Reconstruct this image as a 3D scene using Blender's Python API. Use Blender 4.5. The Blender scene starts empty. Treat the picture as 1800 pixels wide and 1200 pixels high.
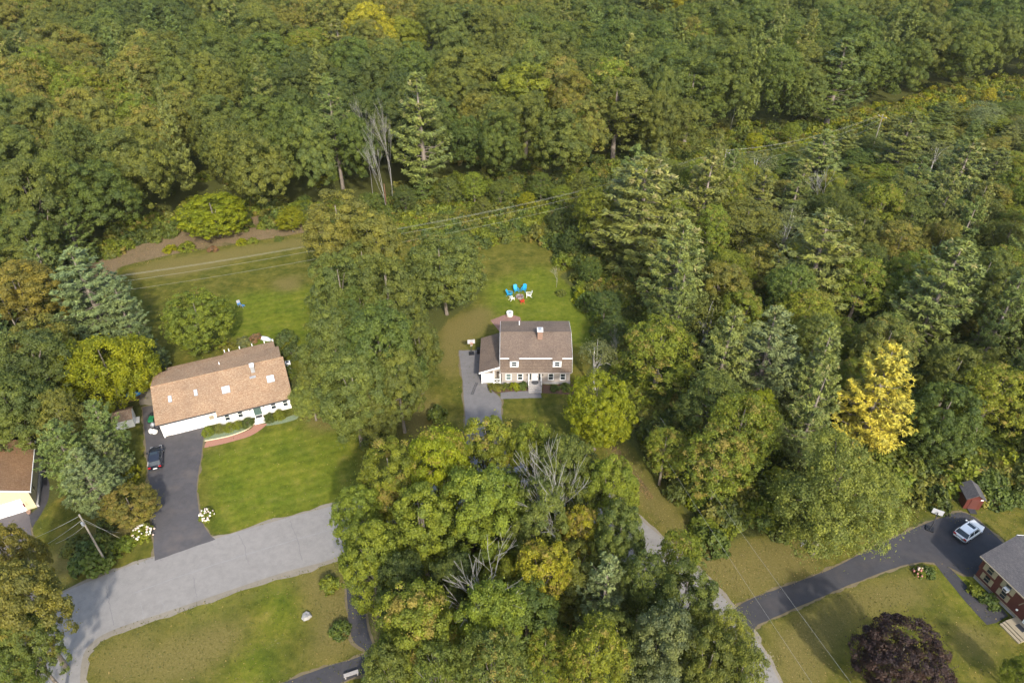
import bpy, math, random
import numpy as np
from mathutils import Vector, Matrix

# ------------------------------------------------------------------ camera, sky, sun, exposure
scene = bpy.context.scene
HC, PITCH, FPX = 70.0, math.radians(36.0), 1200.0
cam_data = bpy.data.cameras.new('camera'); cam = bpy.data.objects.new('camera', cam_data)
scene.collection.objects.link(cam)
cam.location = (0, 0, HC); cam.rotation_euler = (math.radians(90) - PITCH, 0, 0)
cam_data.sensor_width = 36.0; cam_data.lens = 24.0; cam_data.clip_start = 0.5; cam_data.clip_end = 3000
scene.camera = cam
SUN_ELEV, SUN_AZ = math.radians(36.5), math.radians(161.5)      # azimuth from +Y, clockwise
world = bpy.data.worlds.new('World'); scene.world = world; world.use_nodes = True
wn = world.node_tree.nodes; wl = world.node_tree.links
sky = wn.new('ShaderNodeTexSky'); sky.sky_type = 'NISHITA'; sky.sun_disc = False
sky.sun_elevation = SUN_ELEV; sky.sun_rotation = SUN_AZ; sky.air_density = 1.2; sky.dust_density = 2.0
wl.new(sky.outputs[0], wn['Background'].inputs[0]); wn['Background'].inputs[1].default_value = 0.15
sun_d = bpy.data.lights.new('sun', 'SUN'); sun_d.energy = 2.05; sun_d.angle = math.radians(2.5); sun_d.color = (1.0, 0.95, 0.87)
sun = bpy.data.objects.new('sun', sun_d); scene.collection.objects.link(sun)
sdir = Vector((math.sin(SUN_AZ)*math.cos(SUN_ELEV), math.cos(SUN_AZ)*math.cos(SUN_ELEV), math.sin(SUN_ELEV)))
sun.rotation_euler = sdir.to_track_quat('Z', 'Y').to_euler(); sun.location = sdir*200
scene.view_settings.view_transform = 'Standard'; scene.view_settings.look = 'None'
scene.view_settings.gamma = 1.0; scene.view_settings.use_curve_mapping = False
scene.view_settings.exposure = 1.33
scene.render.engine = 'CYCLES'
scene.cycles.max_bounces = 6; scene.cycles.diffuse_bounces = 4; scene.cycles.transmission_bounces = 3

COL = scene.collection
R = random.Random(7)
SP, CP = math.sin(PITCH), math.cos(PITCH)
def G(px, py, z=0.0):
    """ground point (or the point at height z) that a spot of the photograph shows"""
    u = (px-900)/FPX; v = (py-600)/FPX
    t = (HC-z)/(SP+v*CP)
    return (u*t, (CP-v*SP)*t)
def depth(x, y, z): return y*CP + (HC-z)*SP

# ------------------------------------------------------------------ materials
MATS = {}
def nodes_of(name):
    m = bpy.data.materials.new(name); m.use_nodes = True; MATS[name] = m
    nt = m.node_tree; return m, nt, nt.nodes, nt.links, nt.nodes['Principled BSDF']
def noise(nt, scale, detail=4, rough=0.6, coord='Object', vec=None):
    n = nt.nodes.new('ShaderNodeTexNoise'); n.inputs['Scale'].default_value = scale
    n.inputs['Detail'].default_value = detail; n.inputs['Roughness'].default_value = rough
    if vec is None:
        tc = nt.nodes.new('ShaderNodeTexCoord'); vec = tc.outputs[coord]
    nt.links.new(vec, n.inputs['Vector']); return n.outputs['Fac']
def ramp(nt, fac, stops):
    r = nt.nodes.new('ShaderNodeValToRGB'); e = r.color_ramp.elements
    while len(e) < len(stops): e.new(0.5)
    for i, (p, c) in enumerate(stops):
        e[i].position = p; e[i].color = (*c, 1) if len(c) == 3 else c
    nt.links.new(fac, r.inputs[0]); return r.outputs[0]
def mixc(nt, fac, a, b, mode='MIX'):
    n = nt.nodes.new('ShaderNodeMix'); n.data_type = 'RGBA'; n.blend_type = mode
    for s, v in ((n.inputs[0], fac), (n.inputs[6], a), (n.inputs[7], b)):
        if hasattr(v, 'is_output'): nt.links.new(v, s)
        elif isinstance(v, (int, float)): s.default_value = v
        else: s.default_value = (*v, 1)
    return n.outputs[2]
def mth(nt, op, a, b=0.0, clamp=False):
    n = nt.nodes.new('ShaderNodeMath'); n.operation = op; n.use_clamp = clamp
    for s, v in ((n.inputs[0], a), (n.inputs[1], b)):
        if hasattr(v, 'is_output'): nt.links.new(v, s)
        else: s.default_value = v
    return n.outputs[0]
def bump(nt, h, bs, strength=0.4, dist=0.02):
    b = nt.nodes.new('ShaderNodeBump'); b.inputs['Strength'].default_value = strength; b.inputs['Distance'].default_value = dist
    nt.links.new(h, b.inputs['Height']); nt.links.new(b.outputs[0], bs.inputs['Normal'])
def attr(nt, name, typ='GEOMETRY'):
    a = nt.nodes.new('ShaderNodeAttribute'); a.attribute_name = name; a.attribute_type = typ; return a

def plain(name, c, rough=0.6, var=0.12, scale=3.0, metal=0.0, spec=0.4):
    m, nt, n, l, bs = nodes_of(name)
    f = noise(nt, scale)
    l.new(ramp(nt, f, [(0.3, [x*(1-var) for x in c]), (0.7, [min(1, x*(1+var)) for x in c])]), bs.inputs['Base Color'])
    bs.inputs['Roughness'].default_value = rough; bs.inputs['Metallic'].default_value = metal
    bs.inputs['Specular IOR Level'].default_value = spec
    return m
def shingle(name, ca, cb, cc, dark):
    m, nt, n, l, bs = nodes_of(name)
    tc = n.new('ShaderNodeTexCoord')
    br = n.new('ShaderNodeTexBrick'); br.inputs['Scale'].default_value = 1.0
    br.inputs['Brick Width'].default_value = 0.34; br.inputs['Row Height'].default_value = 0.15
    br.inputs['Mortar Size'].default_value = 0.012; br.inputs['Bias'].default_value = 0.0
    br.inputs['Color1'].default_value = (*ca, 1); br.inputs['Color2'].default_value = (*cb, 1); br.inputs['Mortar'].default_value = (*dark, 1)
    l.new(tc.outputs['Object'], br.inputs['Vector'])
    f2 = noise(nt, 6.0, 3); f3 = noise(nt, 0.35, 4)
    c = mixc(nt, ramp(nt, f2, [(0.5, (0, 0, 0)), (0.62, (0.8, 0.8, 0.8))]), br.outputs['Color'], cc)
    c = mixc(nt, 1.0, c, ramp(nt, f3, [(0.3, (0.82, 0.82, 0.84)), (0.7, (1.1, 1.08, 1.05))]), 'MULTIPLY')
    l.new(c, bs.inputs['Base Color']); bs.inputs['Roughness'].default_value = 0.9; bs.inputs['Specular IOR Level'].default_value = 0.2
    bump(nt, br.outputs['Fac'], bs, 0.5, -0.02)
    return m
def siding(name, c, step=0.13):
    m, nt, n, l, bs = nodes_of(name)
    tc = n.new('ShaderNodeTexCoord'); sx = n.new('ShaderNodeSeparateXYZ'); l.new(tc.outputs['Object'], sx.inputs[0])
    fr = mth(nt, 'FRACT', mth(nt, 'DIVIDE', sx.outputs[2], step))
    f = noise(nt, 1.5)
    base = ramp(nt, f, [(0.3, [x*0.92 for x in c]), (0.7, [min(1, x*1.05) for x in c])])
    l.new(mixc(nt, mth(nt, 'LESS_THAN', fr, 0.08), base, [x*0.72 for x in c]), bs.inputs['Base Color'])
    bs.inputs['Roughness'].default_value = 0.55
    bump(nt, fr, bs, 0.6, -0.02)
    return m
def asphalt(name, c, blot=0.18, crack=0.0, warm=None):
    m, nt, n, l, bs = nodes_of(name)
    big = noise(nt, 0.12, 5, 0.65); mid = noise(nt, 1.1, 5, 0.7); fine = noise(nt, 22, 3, 0.7)
    col = ramp(nt, big, [(0.3, [x*(1-blot) for x in c]), (0.7, [x*(1+blot) for x in c])])
    col = mixc(nt, 0.5, col, ramp(nt, mid, [(0.3, [x*0.86 for x in c]), (0.75, [x*1.12 for x in c])]))
    col = mixc(nt, 1.0, col, ramp(nt, noise(nt, 0.9, 8, 0.75), [(0.36, (0.90,)*3), (0.5, (1.0,)*3), (0.66, (1.08,)*3)]), 'MULTIPLY')
    if warm: col = mixc(nt, ramp(nt, noise(nt, 0.3, 4), [(0.5, (0, 0, 0)), (0.72, (0.5, 0.5, 0.5))]), col, warm)
    col = mixc(nt, 1.0, col, ramp(nt, fine, [(0.3, (0.90,)*3), (0.7, (1.09,)*3)]), 'MULTIPLY')
    if crack:
        tc = n.new('ShaderNodeTexCoord'); vo = n.new('ShaderNodeTexVoronoi'); vo.feature = 'DISTANCE_TO_EDGE'
        vo.inputs['Scale'].default_value = 0.16; mp = n.new('ShaderNodeMixRGB'); mp.blend_type = 'ADD'; mp.inputs[0].default_value = 1.6
        nz = n.new('ShaderNodeTexNoise'); nz.inputs['Scale'].default_value = 0.5; nz.inputs['Detail'].default_value = 6
        l.new(tc.outputs['Object'], nz.inputs['Vector']); l.new(tc.outputs['Object'], mp.inputs[1]); l.new(nz.outputs['Color'], mp.inputs[2])
        l.new(mp.outputs[0], vo.inputs['Vector'])
        ln = mth(nt, 'LESS_THAN', vo.outputs['Distance'], 0.008)
        col = mixc(nt, mth(nt, 'MULTIPLY', ln, crack), col, [x*0.55 for x in c])
    l.new(col, bs.inputs['Base Color']); bs.inputs['Roughness'].default_value = 0.9; bs.inputs['Specular IOR Level'].default_value = 0.25
    bump(nt, fine, bs, 0.3, 0.01)
    return m
def leafmat(name, tip=(0.34, 0.25, 0.06), source='OBJECT', transl=0.46, hue=0.09):
    """foliage: the tree's own colour, varied leaf by leaf and spray by spray; a share of the sprays has turned"""
    m, nt, n, l, bs = nodes_of(name)
    if source == 'OBJECT':
        oi = n.new('ShaderNodeObjectInfo'); col, al = oi.outputs['Color'], oi.outputs['Alpha']
    else:
        a = attr(nt, 'col', 'INSTANCER'); col, al = a.outputs['Color'], attr(nt, 'turn', 'INSTANCER').outputs['Fac']
    v = attr(nt, 'v').outputs['Fac']; p = attr(nt, 'p').outputs['Fac']; t = attr(nt, 't').outputs['Fac']
    warm = mixc(nt, 1.0, col, (1.16+hue*1.2, 1.16+hue*0.6, 0.85), 'MULTIPLY')
    cool = mixc(nt, 1.0, col, (0.84-hue*1.2, 0.84-hue*0.4, 0.92), 'MULTIPLY')
    c = mixc(nt, p, cool, warm)
    br = n.new('ShaderNodeMapRange'); br.inputs[3].default_value = 0.76; br.inputs[4].default_value = 1.24; l.new(v, br.inputs[0])
    cb = n.new('ShaderNodeCombineColor')
    for i in range(3): l.new(br.outputs[0], cb.inputs[i])
    c = mixc(nt, 1.0, c, cb.outputs[0], 'MULTIPLY')
    mask = mth(nt, 'LESS_THAN', t, al)
    c = mixc(nt, mth(nt, 'MULTIPLY', mask, 0.75), c, tip)
    l.new(c, bs.inputs['Base Color']); bs.inputs['Roughness'].default_value = 0.55; bs.inputs['Specular IOR Level'].default_value = 0.3
    tr = n.new('ShaderNodeBsdfTranslucent'); l.new(c, tr.inputs[0])
    mx = n.new('ShaderNodeMixShader'); mx.inputs[0].default_value = transl
    l.new(bs.outputs[0], mx.inputs[1]); l.new(tr.outputs[0], mx.inputs[2]); l.new(mx.outputs[0], n['Material Output'].inputs['Surface'])
    return m
def lawnmat():
    m, nt, n, l, bs = nodes_of('ground')
    a = attr(nt, 'zone'); sep = n.new('ShaderNodeSeparateColor'); l.new(a.outputs['Color'], sep.inputs[0])
    lawn, dry, lush = sep.outputs
    b = attr(nt, 'zone2'); sep2 = n.new('ShaderNodeSeparateColor'); l.new(b.outputs['Color'], sep2.inputs[0])
    sand, stripe, leafy = sep2.outputs[0], sep2.outputs[1], sep2.outputs[2]
    big = noise(nt, 0.09, 6, 0.62); mid = noise(nt, 0.45, 6, 0.7); fine = noise(nt, 4.5, 4, 0.75); vf = noise(nt, 14, 3, 0.8)
    g1 = ramp(nt, mid, [(0.32, (0.060, 0.068, 0.010)), (0.50, (0.100, 0.102, 0.015)), (0.68, (0.158, 0.138, 0.029))])
    g2 = ramp(nt, mid, [(0.32, (0.078, 0.106, 0.009)), (0.50, (0.116, 0.142, 0.012)), (0.68, (0.162, 0.168, 0.024))])
    gd = ramp(nt, fine, [(0.30, (0.115, 0.098, 0.024)), (0.55, (0.170, 0.138, 0.042)), (0.75, (0.235, 0.190, 0.075))])
    lit = ramp(nt, fine, [(0.28, (0.090, 0.064, 0.036)), (0.55, (0.215, 0.155, 0.084)), (0.75, (0.330, 0.245, 0.140))])
    weed = ramp(nt, fine, [(0.28, (0.040, 0.045, 0.012)), (0.55, (0.085, 0.090, 0.022)), (0.75, (0.135, 0.125, 0.035))])
    lit = mixc(nt, ramp(nt, mth(nt, 'ADD', leafy, mth(nt, 'MULTIPLY', mth(nt, 'SUBTRACT', mid, 0.5), 1.2)), [(0.35, (0, 0, 0)), (0.65, (1, 1, 1))]), weed, lit)
    snd = ramp(nt, fine, [(0.3, (0.27, 0.22, 0.15)), (0.7, (0.42, 0.36, 0.27))])
    gr = mixc(nt, lush, g1, g2)
    gr = mixc(nt, 1.0, gr, ramp(nt, noise(nt, 1.5, 5, 0.7), [(0.34, (0.80, 0.84, 0.80)), (0.5, (1.0, 1.0, 1.0)), (0.66, (1.20, 1.13, 1.10))]), 'MULTIPLY')
    gr = mixc(nt, 1.0, gr, ramp(nt, noise(nt, 0.22, 5, 0.65), [(0.36, (0.82, 0.88, 0.85)), (0.62, (1.20, 1.10, 1.10))]), 'MULTIPLY')
    df = mth(nt, 'ADD', mth(nt, 'MULTIPLY', mth(nt, 'SUBTRACT', mth(nt, 'ADD', mth(nt, 'MULTIPLY', big, 0.6), mth(nt, 'MULTIPLY', mid, 0.4)), 0.5), 3.2), mth(nt, 'MULTIPLY', dry, 1.35), True)
    df = mth(nt, 'MULTIPLY', df, mth(nt, 'ADD', mth(nt, 'MULTIPLY', dry, 0.75), 0.25), True)
    gr = mixc(nt, df, gr, gd)
    tc = n.new('ShaderNodeTexCoord'); sx = n.new('ShaderNodeSeparateXYZ'); l.new(tc.outputs['Object'], sx.inputs[0])
    wv = mth(nt, 'SINE', mth(nt, 'MULTIPLY', mth(nt, 'ADD', mth(nt, 'SUBTRACT', mth(nt, 'MULTIPLY', sx.outputs[1], 0.92), mth(nt, 'MULTIPLY', sx.outputs[0], 0.385)), mth(nt, 'MULTIPLY', mid, 3.0)), 3.6))
    st = mth(nt, 'ADD', mth(nt, 'MULTIPLY', mth(nt, 'MULTIPLY', wv, stripe), 0.075), 1.0)
    cb = n.new('ShaderNodeCombineColor')
    for i in range(3): l.new(st, cb.inputs[i])
    gr = mixc(nt, 1.0, gr, cb.outputs[0], 'MULTIPLY')
    k = mth(nt, 'ADD', lawn, mth(nt, 'MULTIPLY', mth(nt, 'SUBTRACT', mth(nt, 'ADD', mth(nt, 'MULTIPLY', mid, 0.5), mth(nt, 'MULTIPLY', fine, 0.5)), 0.5), 1.3))
    k = ramp(nt, k, [(0.40, (0, 0, 0)), (0.60, (1, 1, 1))])
    c = mixc(nt, k, lit, gr)
    ks = ramp(nt, mth(nt, 'ADD', sand, mth(nt, 'MULTIPLY', mth(nt, 'SUBTRACT', fine, 0.5), 1.1)), [(0.42, (0, 0, 0)), (0.62, (1, 1, 1))])
    c = mixc(nt, ks, c, snd)
    c = mixc(nt, 1.0, c, ramp(nt, vf, [(0.28, (0.62,)*3), (0.72, (1.32,)*3)]), 'MULTIPLY')
    l.new(c, bs.inputs['Base Color']); bs.inputs['Roughness'].default_value = 0.95; bs.inputs['Specular IOR Level'].default_value = 0.1
    bump(nt, mth(nt, 'ADD', vf, mth(nt, 'MULTIPLY', fine, 0.8)), bs, 0.6, 0.12)
    return m
lawnmat()
asphalt('road', (0.226, 0.208, 0.188), 0.10, 0.0)
asphalt('drive_dark', (0.080, 0.074, 0.074), 0.25, 0.0, (0.145, 0.118, 0.098))
asphalt('drive_grey', (0.165, 0.154, 0.147), 0.15, 0.0)
asphalt('drive_black', (0.050, 0.048, 0.051), 0.25, 0.0, (0.085, 0.072, 0.064))
asphalt('drive_left', (0.105, 0.091, 0.090), 0.15, 0.0)
asphalt('gravel', (0.215, 0.185, 0.14), 0.25)
shingle('shingle_tan', (0.268, 0.163, 0.097), (0.335, 0.225, 0.137), (0.39, 0.295, 0.19), (0.195, 0.110, 0.062))
shingle('shingle_brown', (0.145, 0.104, 0.076), (0.180, 0.134, 0.100), (0.205, 0.158, 0.120), (0.110, 0.078, 0.058))
shingle('shingle_rust', (0.215, 0.120, 0.062), (0.265, 0.160, 0.085), (0.31, 0.20, 0.115), (0.155, 0.082, 0.040))
shingle('shingle_grey', (0.085, 0.080, 0.082), (0.105, 0.098, 0.098), (0.125, 0.116, 0.112), (0.065, 0.06, 0.06))
siding('siding_white', (0.84, 0.80, 0.70)); siding('siding_beige', (0.42, 0.36, 0.305)); siding('siding_yellow', (0.54, 0.455, 0.28)); siding('siding_red', (0.115, 0.034, 0.026), 0.11)
siding('siding_barn', (0.11, 0.026, 0.018), 0.3)
plain('trim_white', (0.84, 0.83, 0.80), 0.45, 0.04); plain('trim_cream', (0.38, 0.32, 0.20), 0.5, 0.06); plain('trim_tan', (0.30, 0.25, 0.17), 0.6, 0.1)
plain('glass_dark', (0.030, 0.040, 0.045), 0.08, 0.3, 2.0, 0, 0.6); plain('glass_grey', (0.14, 0.19, 0.18), 0.1, 0.3, 2.0, 0, 0.6)
plain('skylight', (0.80, 0.84, 0.88), 0.15, 0.05, 2.0, 0, 0.6); plain('metal_grey', (0.36, 0.37, 0.38), 0.4, 0.1, 3, 0.3); plain('metal_dark', (0.04, 0.04, 0.045), 0.5, 0.2)
plain('door_green', (0.06, 0.10, 0.085), 0.4, 0.1); plain('brick_chimney', (0.27, 0.165, 0.115), 0.85, 0.2, 8); plain('foundation', (0.36, 0.34, 0.32), 0.9, 0.12, 5)
plain('wood_grey', (0.33, 0.30, 0.27), 0.8, 0.15, 6); plain('wood_pole', (0.27, 0.235, 0.19), 0.85, 0.2, 4); plain('wood_brown', (0.17, 0.10, 0.06), 0.8, 0.2, 5)
plain('brick_walk', (0.34, 0.165, 0.108), 0.85, 0.18, 7); plain('brick_patio', (0.24, 0.135, 0.105), 0.85, 0.25, 4); plain('edging', (0.60, 0.47, 0.30), 0.85, 0.15, 6)
plain('stone', (0.27, 0.255, 0.23), 0.85, 0.2, 4); plain('stone_pale', (0.68, 0.65, 0.60), 0.8, 0.12, 4); plain('ash', (0.16, 0.11, 0.10), 0.95, 0.3, 6)
plain('plastic_blue', (0.02, 0.30, 0.52), 0.4, 0.06); plain('plastic_white', (0.82, 0.80, 0.68), 0.4, 0.05); plain('plastic_red', (0.62, 0.06, 0.03), 0.4, 0.08); plain('plastic_black', (0.018, 0.018, 0.02), 0.45, 0.2)
plain('rim_orange', (0.75, 0.15, 0.03), 0.5, 0.05); plain('tarp_blue', (0.05, 0.22, 0.45), 0.5, 0.2); plain('paint_green', (0.02, 0.16, 0.06), 0.4, 0.15); plain('bag_white', (0.72, 0.70, 0.64), 0.6, 0.1)
plain('car_dark', (0.028, 0.032, 0.045), 0.22, 0.1, 2, 0.2, 0.6); plain('car_white', (0.80, 0.80, 0.78), 0.25, 0.03, 2, 0, 0.6); plain('tyre', (0.02, 0.02, 0.02), 0.8, 0.2); plain('rim', (0.42, 0.42, 0.43), 0.35, 0.1, 3, 0.6)
plain('lamp_red', (0.42, 0.02, 0.02), 0.25, 0.1); plain('lamp_clear', (0.65, 0.66, 0.66), 0.15, 0.05); plain('cloth_dark', (0.012, 0.014, 0.03), 0.8, 0.2); plain('cloth_grey', (0.45, 0.45, 0.45), 0.8, 0.15)
plain('bark', (0.200, 0.165, 0.130), 0.9, 0.3, 2.5); plain('bark_pale', (0.36, 0.335, 0.30), 0.85, 0.25, 2.0); plain('bark_red', (0.15, 0.075, 0.045), 0.9, 0.25, 2.0); plain('bark_dead', (0.30, 0.28, 0.25), 0.9, 0.22, 2.0)
plain('wire', (0.34, 0.33, 0.29), 0.5, 0.05); plain('flower_pink', (0.58, 0.45, 0.36), 0.7, 0.2, 9); plain('flower_white', (0.66, 0.62, 0.52), 0.7, 0.15, 9); plain('flower_rose', (0.36, 0.15, 0.12), 0.7, 0.25, 9)
plain('flag_red', (0.5, 0.10, 0.12), 0.8, 0.2); asphalt('dirt', (0.15, 0.118, 0.065), 0.3); plain('mulch', (0.10, 0.055, 0.035), 0.95, 0.3, 6); plain('sage_cover', (0.165, 0.20, 0.11), 0.9, 0.2, 5)
leafmat('leaf'); leafmat('needle', (0.32, 0.27, 0.095), transl=0.12, hue=0.08)
leafmat('leaf_far', source='INSTANCER'); leafmat('needle_far', (0.32, 0.27, 0.095), 'INSTANCER', 0.12, 0.08)

# ------------------------------------------------------------------ mesh helpers
class MB:
    def __init__(s): s.v = []; s.f = []
    def box(s, x0, x1, y0, y1, z0, z1, rot=0.0, piv=None):
        b = len(s.v); P = [(x0,y0,z0),(x1,y0,z0),(x1,y1,z0),(x0,y1,z0),(x0,y0,z1),(x1,y0,z1),(x1,y1,z1),(x0,y1,z1)]
        if rot:
            px, py = piv or ((x0+x1)/2, (y0+y1)/2); c, q = math.cos(rot), math.sin(rot)
            P = [(px+(x-px)*c-(y-py)*q, py+(x-px)*q+(y-py)*c, z) for x, y, z in P]
        s.v += P; s.f += [tuple(b+i for i in q) for q in ((0,3,2,1),(4,5,6,7),(0,1,5,4),(1,2,6,5),(2,3,7,6),(3,0,4,7))]; return s
    def prism(s, pts, off):
        """polygon (3-D points) swept by the vector off"""
        b = len(s.v); n = len(pts); s.v += [tuple(p) for p in pts] + [tuple(np.add(p, off)) for p in pts]
        s.f += [tuple(b+i for i in range(n-1, -1, -1)), tuple(b+n+i for i in range(n))]
        s.f += [(b+i, b+(i+1) % n, b+n+(i+1) % n, b+n+i) for i in range(n)]; return s
    def poly(s, pts):
        b = len(s.v); s.v += [tuple(p) for p in pts]; s.f.append(tuple(range(b, b+len(pts)))); return s
    def tube(s, pts, rad, n=6, cap=True):
        pts = [Vector(p) for p in pts]; rad = rad if isinstance(rad, (list, tuple)) else [rad]*len(pts)
        b = len(s.v)
        for i, p in enumerate(pts):
            d = (pts[min(i+1, len(pts)-1)] - pts[max(i-1, 0)]).normalized()
            a = d.orthogonal().normalized() if abs(d.z) < 0.9 else d.cross(Vector((0, 1, 0))).normalized()
            c = d.cross(a)
            s.v += [tuple(p + (a*math.cos(2*math.pi*k/n) + c*math.sin(2*math.pi*k/n))*rad[i]) for k in range(n)]
        for i in range(len(pts)-1):
            for k in range(n): s.f.append((b+i*n+k, b+i*n+(k+1) % n, b+(i+1)*n+(k+1) % n, b+(i+1)*n+k))
        if cap:
            s.f.append(tuple(b+k for k in range(n-1, -1, -1))); s.f.append(tuple(b+(len(pts)-1)*n+k for k in range(n)))
        return s
    def lathe(s, prof, n=16, c=(0, 0, 0)):
        b = len(s.v)
        for r, z in prof: s.v += [(c[0]+r*math.cos(2*math.pi*k/n), c[1]+r*math.sin(2*math.pi*k/n), c[2]+z) for k in range(n)]
        for i in range(len(prof)-1):
            for k in range(n): s.f.append((b+i*n+k, b+i*n+(k+1) % n, b+(i+1)*n+(k+1) % n, b+(i+1)*n+k))
        return s
    def ball(s, c, r, seg=8, rings=5, sq=1.0):
        return s.lathe([(max(0.001, r*math.sin(math.pi*i/rings)), -r*sq*math.cos(math.pi*i/rings)) for i in range(rings+1)], seg, c)
    def mesh(s, name, mat, smooth=False):
        me = bpy.data.meshes.new(name); me.from_pydata(s.v, [], s.f); me.materials.append(MATS[mat])
        if smooth: me.polygons.foreach_set('use_smooth', [True]*len(me.polygons))
        me.update(); return me
    def build(s, name, mat, parent=None, smooth=False, loc=None, rz=0):
        o = bpy.data.objects.new(name, s.mesh(name, mat, smooth)); COL.objects.link(o)
        if parent: o.parent = parent
        if loc: o.location = loc
        if rz: o.rotation_euler.z = rz
        return o
def empty(name, loc=(0, 0, 0), rz=0.0):
    o = bpy.data.objects.new(name, None); COL.objects.link(o); o.location = loc if len(loc) == 3 else (*loc, 0); o.rotation_euler.z = rz
    o.empty_display_size = 0.3; return o
def tag(o, label=None, cat=None, group=None, kind=None):
    if label: o['label'] = label
    if cat: o['category'] = cat
    if group: o['group'] = group
    if kind: o['kind'] = kind
    return o
def thing(name, label, cat, loc=(0, 0, 0), rz=0.0, group=None): return tag(empty(name, loc, rz), label, cat, group)
def copy_tree(o, parent=None):
    c = o.copy(); COL.objects.link(c); c.parent = parent
    for ch in list(o.children): copy_tree(ch, c)
    return c
def ccw(P):
    a = sum(P[i][0]*P[(i+1) % len(P)][1] - P[(i+1) % len(P)][0]*P[i][1] for i in range(len(P)))
    return P if a > 0 else P[::-1]
def smooth_line(P, n=6):
    out = []
    Q = [P[0]] + list(P) + [P[-1]]
    for i in range(1, len(Q)-2):
        p0, p1, p2, p3 = [np.array(q, float) for q in Q[i-1:i+3]]
        for k in range(n):
            t = k/n; out.append(tuple(0.5*((2*p1)+(p2-p0)*t+(2*p0-5*p1+4*p2-p3)*t*t+(3*p1-p0-3*p2+p3)*t**3)))
    out.append(tuple(P[-1])); return out
def wobble(P, amp, seed, step=0.6):
    """a closed outline cut into short steps and made uneven, as a worn edge is"""
    rr = random.Random(seed); out = []; n = len(P); ph = [rr.uniform(0, 6) for _ in range(4)]; s = 0
    for i in range(n):
        a, b = np.array(P[i]), np.array(P[(i+1) % n]); L = np.linalg.norm(b-a); k = max(1, int(L/step))
        nrm = np.array([-(b-a)[1], (b-a)[0]])/max(L, 1e-6)
        for j in range(k):
            s += L/k; q = a+(b-a)*j/k
            out.append(tuple(q + nrm*amp*(math.sin(s*0.9+ph[0])*.4+math.sin(s*2.3+ph[1])*.4+rr.uniform(-.5, .5))))
    return out
def sheet(name, P, z, mat, kind='structure', thick=0.0):
    P = ccw(P); m = MB()
    m.poly([(x, y, z) for x, y in P])
    o = m.build(name, mat)
    if kind: o['kind'] = kind
    return o

# ------------------------------------------------------------------ ground with lawns
def inside(P, X, Y):
    r = np.zeros(X.shape, bool); n = len(P); j = n-1
    for i in range(n):
        xi, yi = P[i]; xj, yj = P[j]
        c = ((yi > Y) != (yj > Y)) & (X < (xj-xi)*(Y-yi)/((yj-yi) if yj != yi else 1e-9)+xi)
        r ^= c; j = i
    return r
def GP(L, z=0.0): return [G(x, y, z) for x, y in L]
LAWNS = [GP(L) for L in ([(1040,760),(1100,770),(1240,940),(1310,1080),(1230,1010),(1110,900)],
    [(345,790),(470,745),(520,700),(600,690),(720,690),(760,600),(812,596),(825,770),(760,830),(690,860),(600,890),(380,945),(350,925),(340,850)],
    [(205,470),(300,448),(560,405),(580,500),(560,640),(520,660),(280,650),(240,640),(200,560)],
    [(740,620),(790,560),(835,530),(850,485),(955,462),(1000,500),(1050,560),(1055,600),(1010,700),(1110,830),(1060,850),(940,800),(870,780),(880,690),(812,690)],
    [(700,520),(690,400),(760,378),(950,368),(1060,352),(1040,400),(1000,480),(960,480),(850,500)], [(1040,400),(1060,352),(1250,270),(1550,232),(1800,172),(1800,215),(1500,260),(1260,300)],
    [(140,1210),(150,1150),(200,1105),(600,980),(640,1000),(645,1150),(600,1210)],
    [(590,1210),(650,1170),(700,1165),(700,1230),(560,1240)],
    [(1075,790),(1110,840),(1160,910),(1240,960),(1290,950),(1400,920),(1580,875),(1700,880),(1830,880),(1830,960),(1760,950),(1640,905),(1450,1005),(1290,1075),(1235,1005),(1140,920)],
    [(1320,1112),(1500,1025),(1640,985),(1830,1000),(1830,1230),(1360,1230)],
    [(55,925),(90,880),(180,840),(200,760),(250,740),(262,860),(272,985),(110,1035),(60,1000)],
    [(0,1150),(60,1130),(85,1200),(85,1230),(0,1230)])]
DRY = [GP(L) for L in ([(1330,1110),(1500,1030),(1640,995),(1620,1060),(1500,1090),(1440,1230),(1380,1230)], [(1660,1090),(1760,1110),(1740,1160),(1680,1150)], [(1050,770),(1100,780),(1220,940),(1300,1075),(1240,1010),(1130,900)],
    [(205,480),(300,452),(550,415),(560,430),(430,452),(380,470),(300,490),(240,490)], [(480,485),(530,485),(530,510),(480,515)],
    [(770,570),(860,530),(870,560),(850,590),(812,610),(812,690),(770,640)],
    [(690,700),(760,680),(770,760),(700,780)], [(300,1120),(420,1080),(440,1130),(330,1210),(160,1210),(160,1140)], [(520,1010),(600,985),(645,1060),(640,1140),(540,1180),(550,1080)], [(180,1110),(600,980),(600,995),(200,1125)],
    [(1075,790),(1110,840),(1160,910),(1240,960),(1400,940),(1450,1005),(1290,1075),(1235,1005)],
    [(1320,1112),(1420,1070),(1450,1230),(1370,1230)], [(60,1000),(110,950),(260,880),(270,930),(110,1035)], [(520,690),(600,690),(620,760),(540,760)])]
LUSH = [GP(L) for L in (
    [(360,800),(480,750),(620,720),(640,760),(600,885),(380,940)], [(400,520),(560,500),(545,640),(400,600)],
    [(850,500),(955,465),(1000,500),(1050,560),(1050,620),(1000,600),(860,560)], [(440,1020),(500,1010),(530,1090),(500,1120),(450,1100),(470,1060)], [(330,1060),(400,1040),(420,1065),(340,1090)], [(420,1130),(470,1140),(490,1200),(400,1205)],
    [(1640,985),(1720,1000),(1760,1080),(1700,1090)])]
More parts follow.
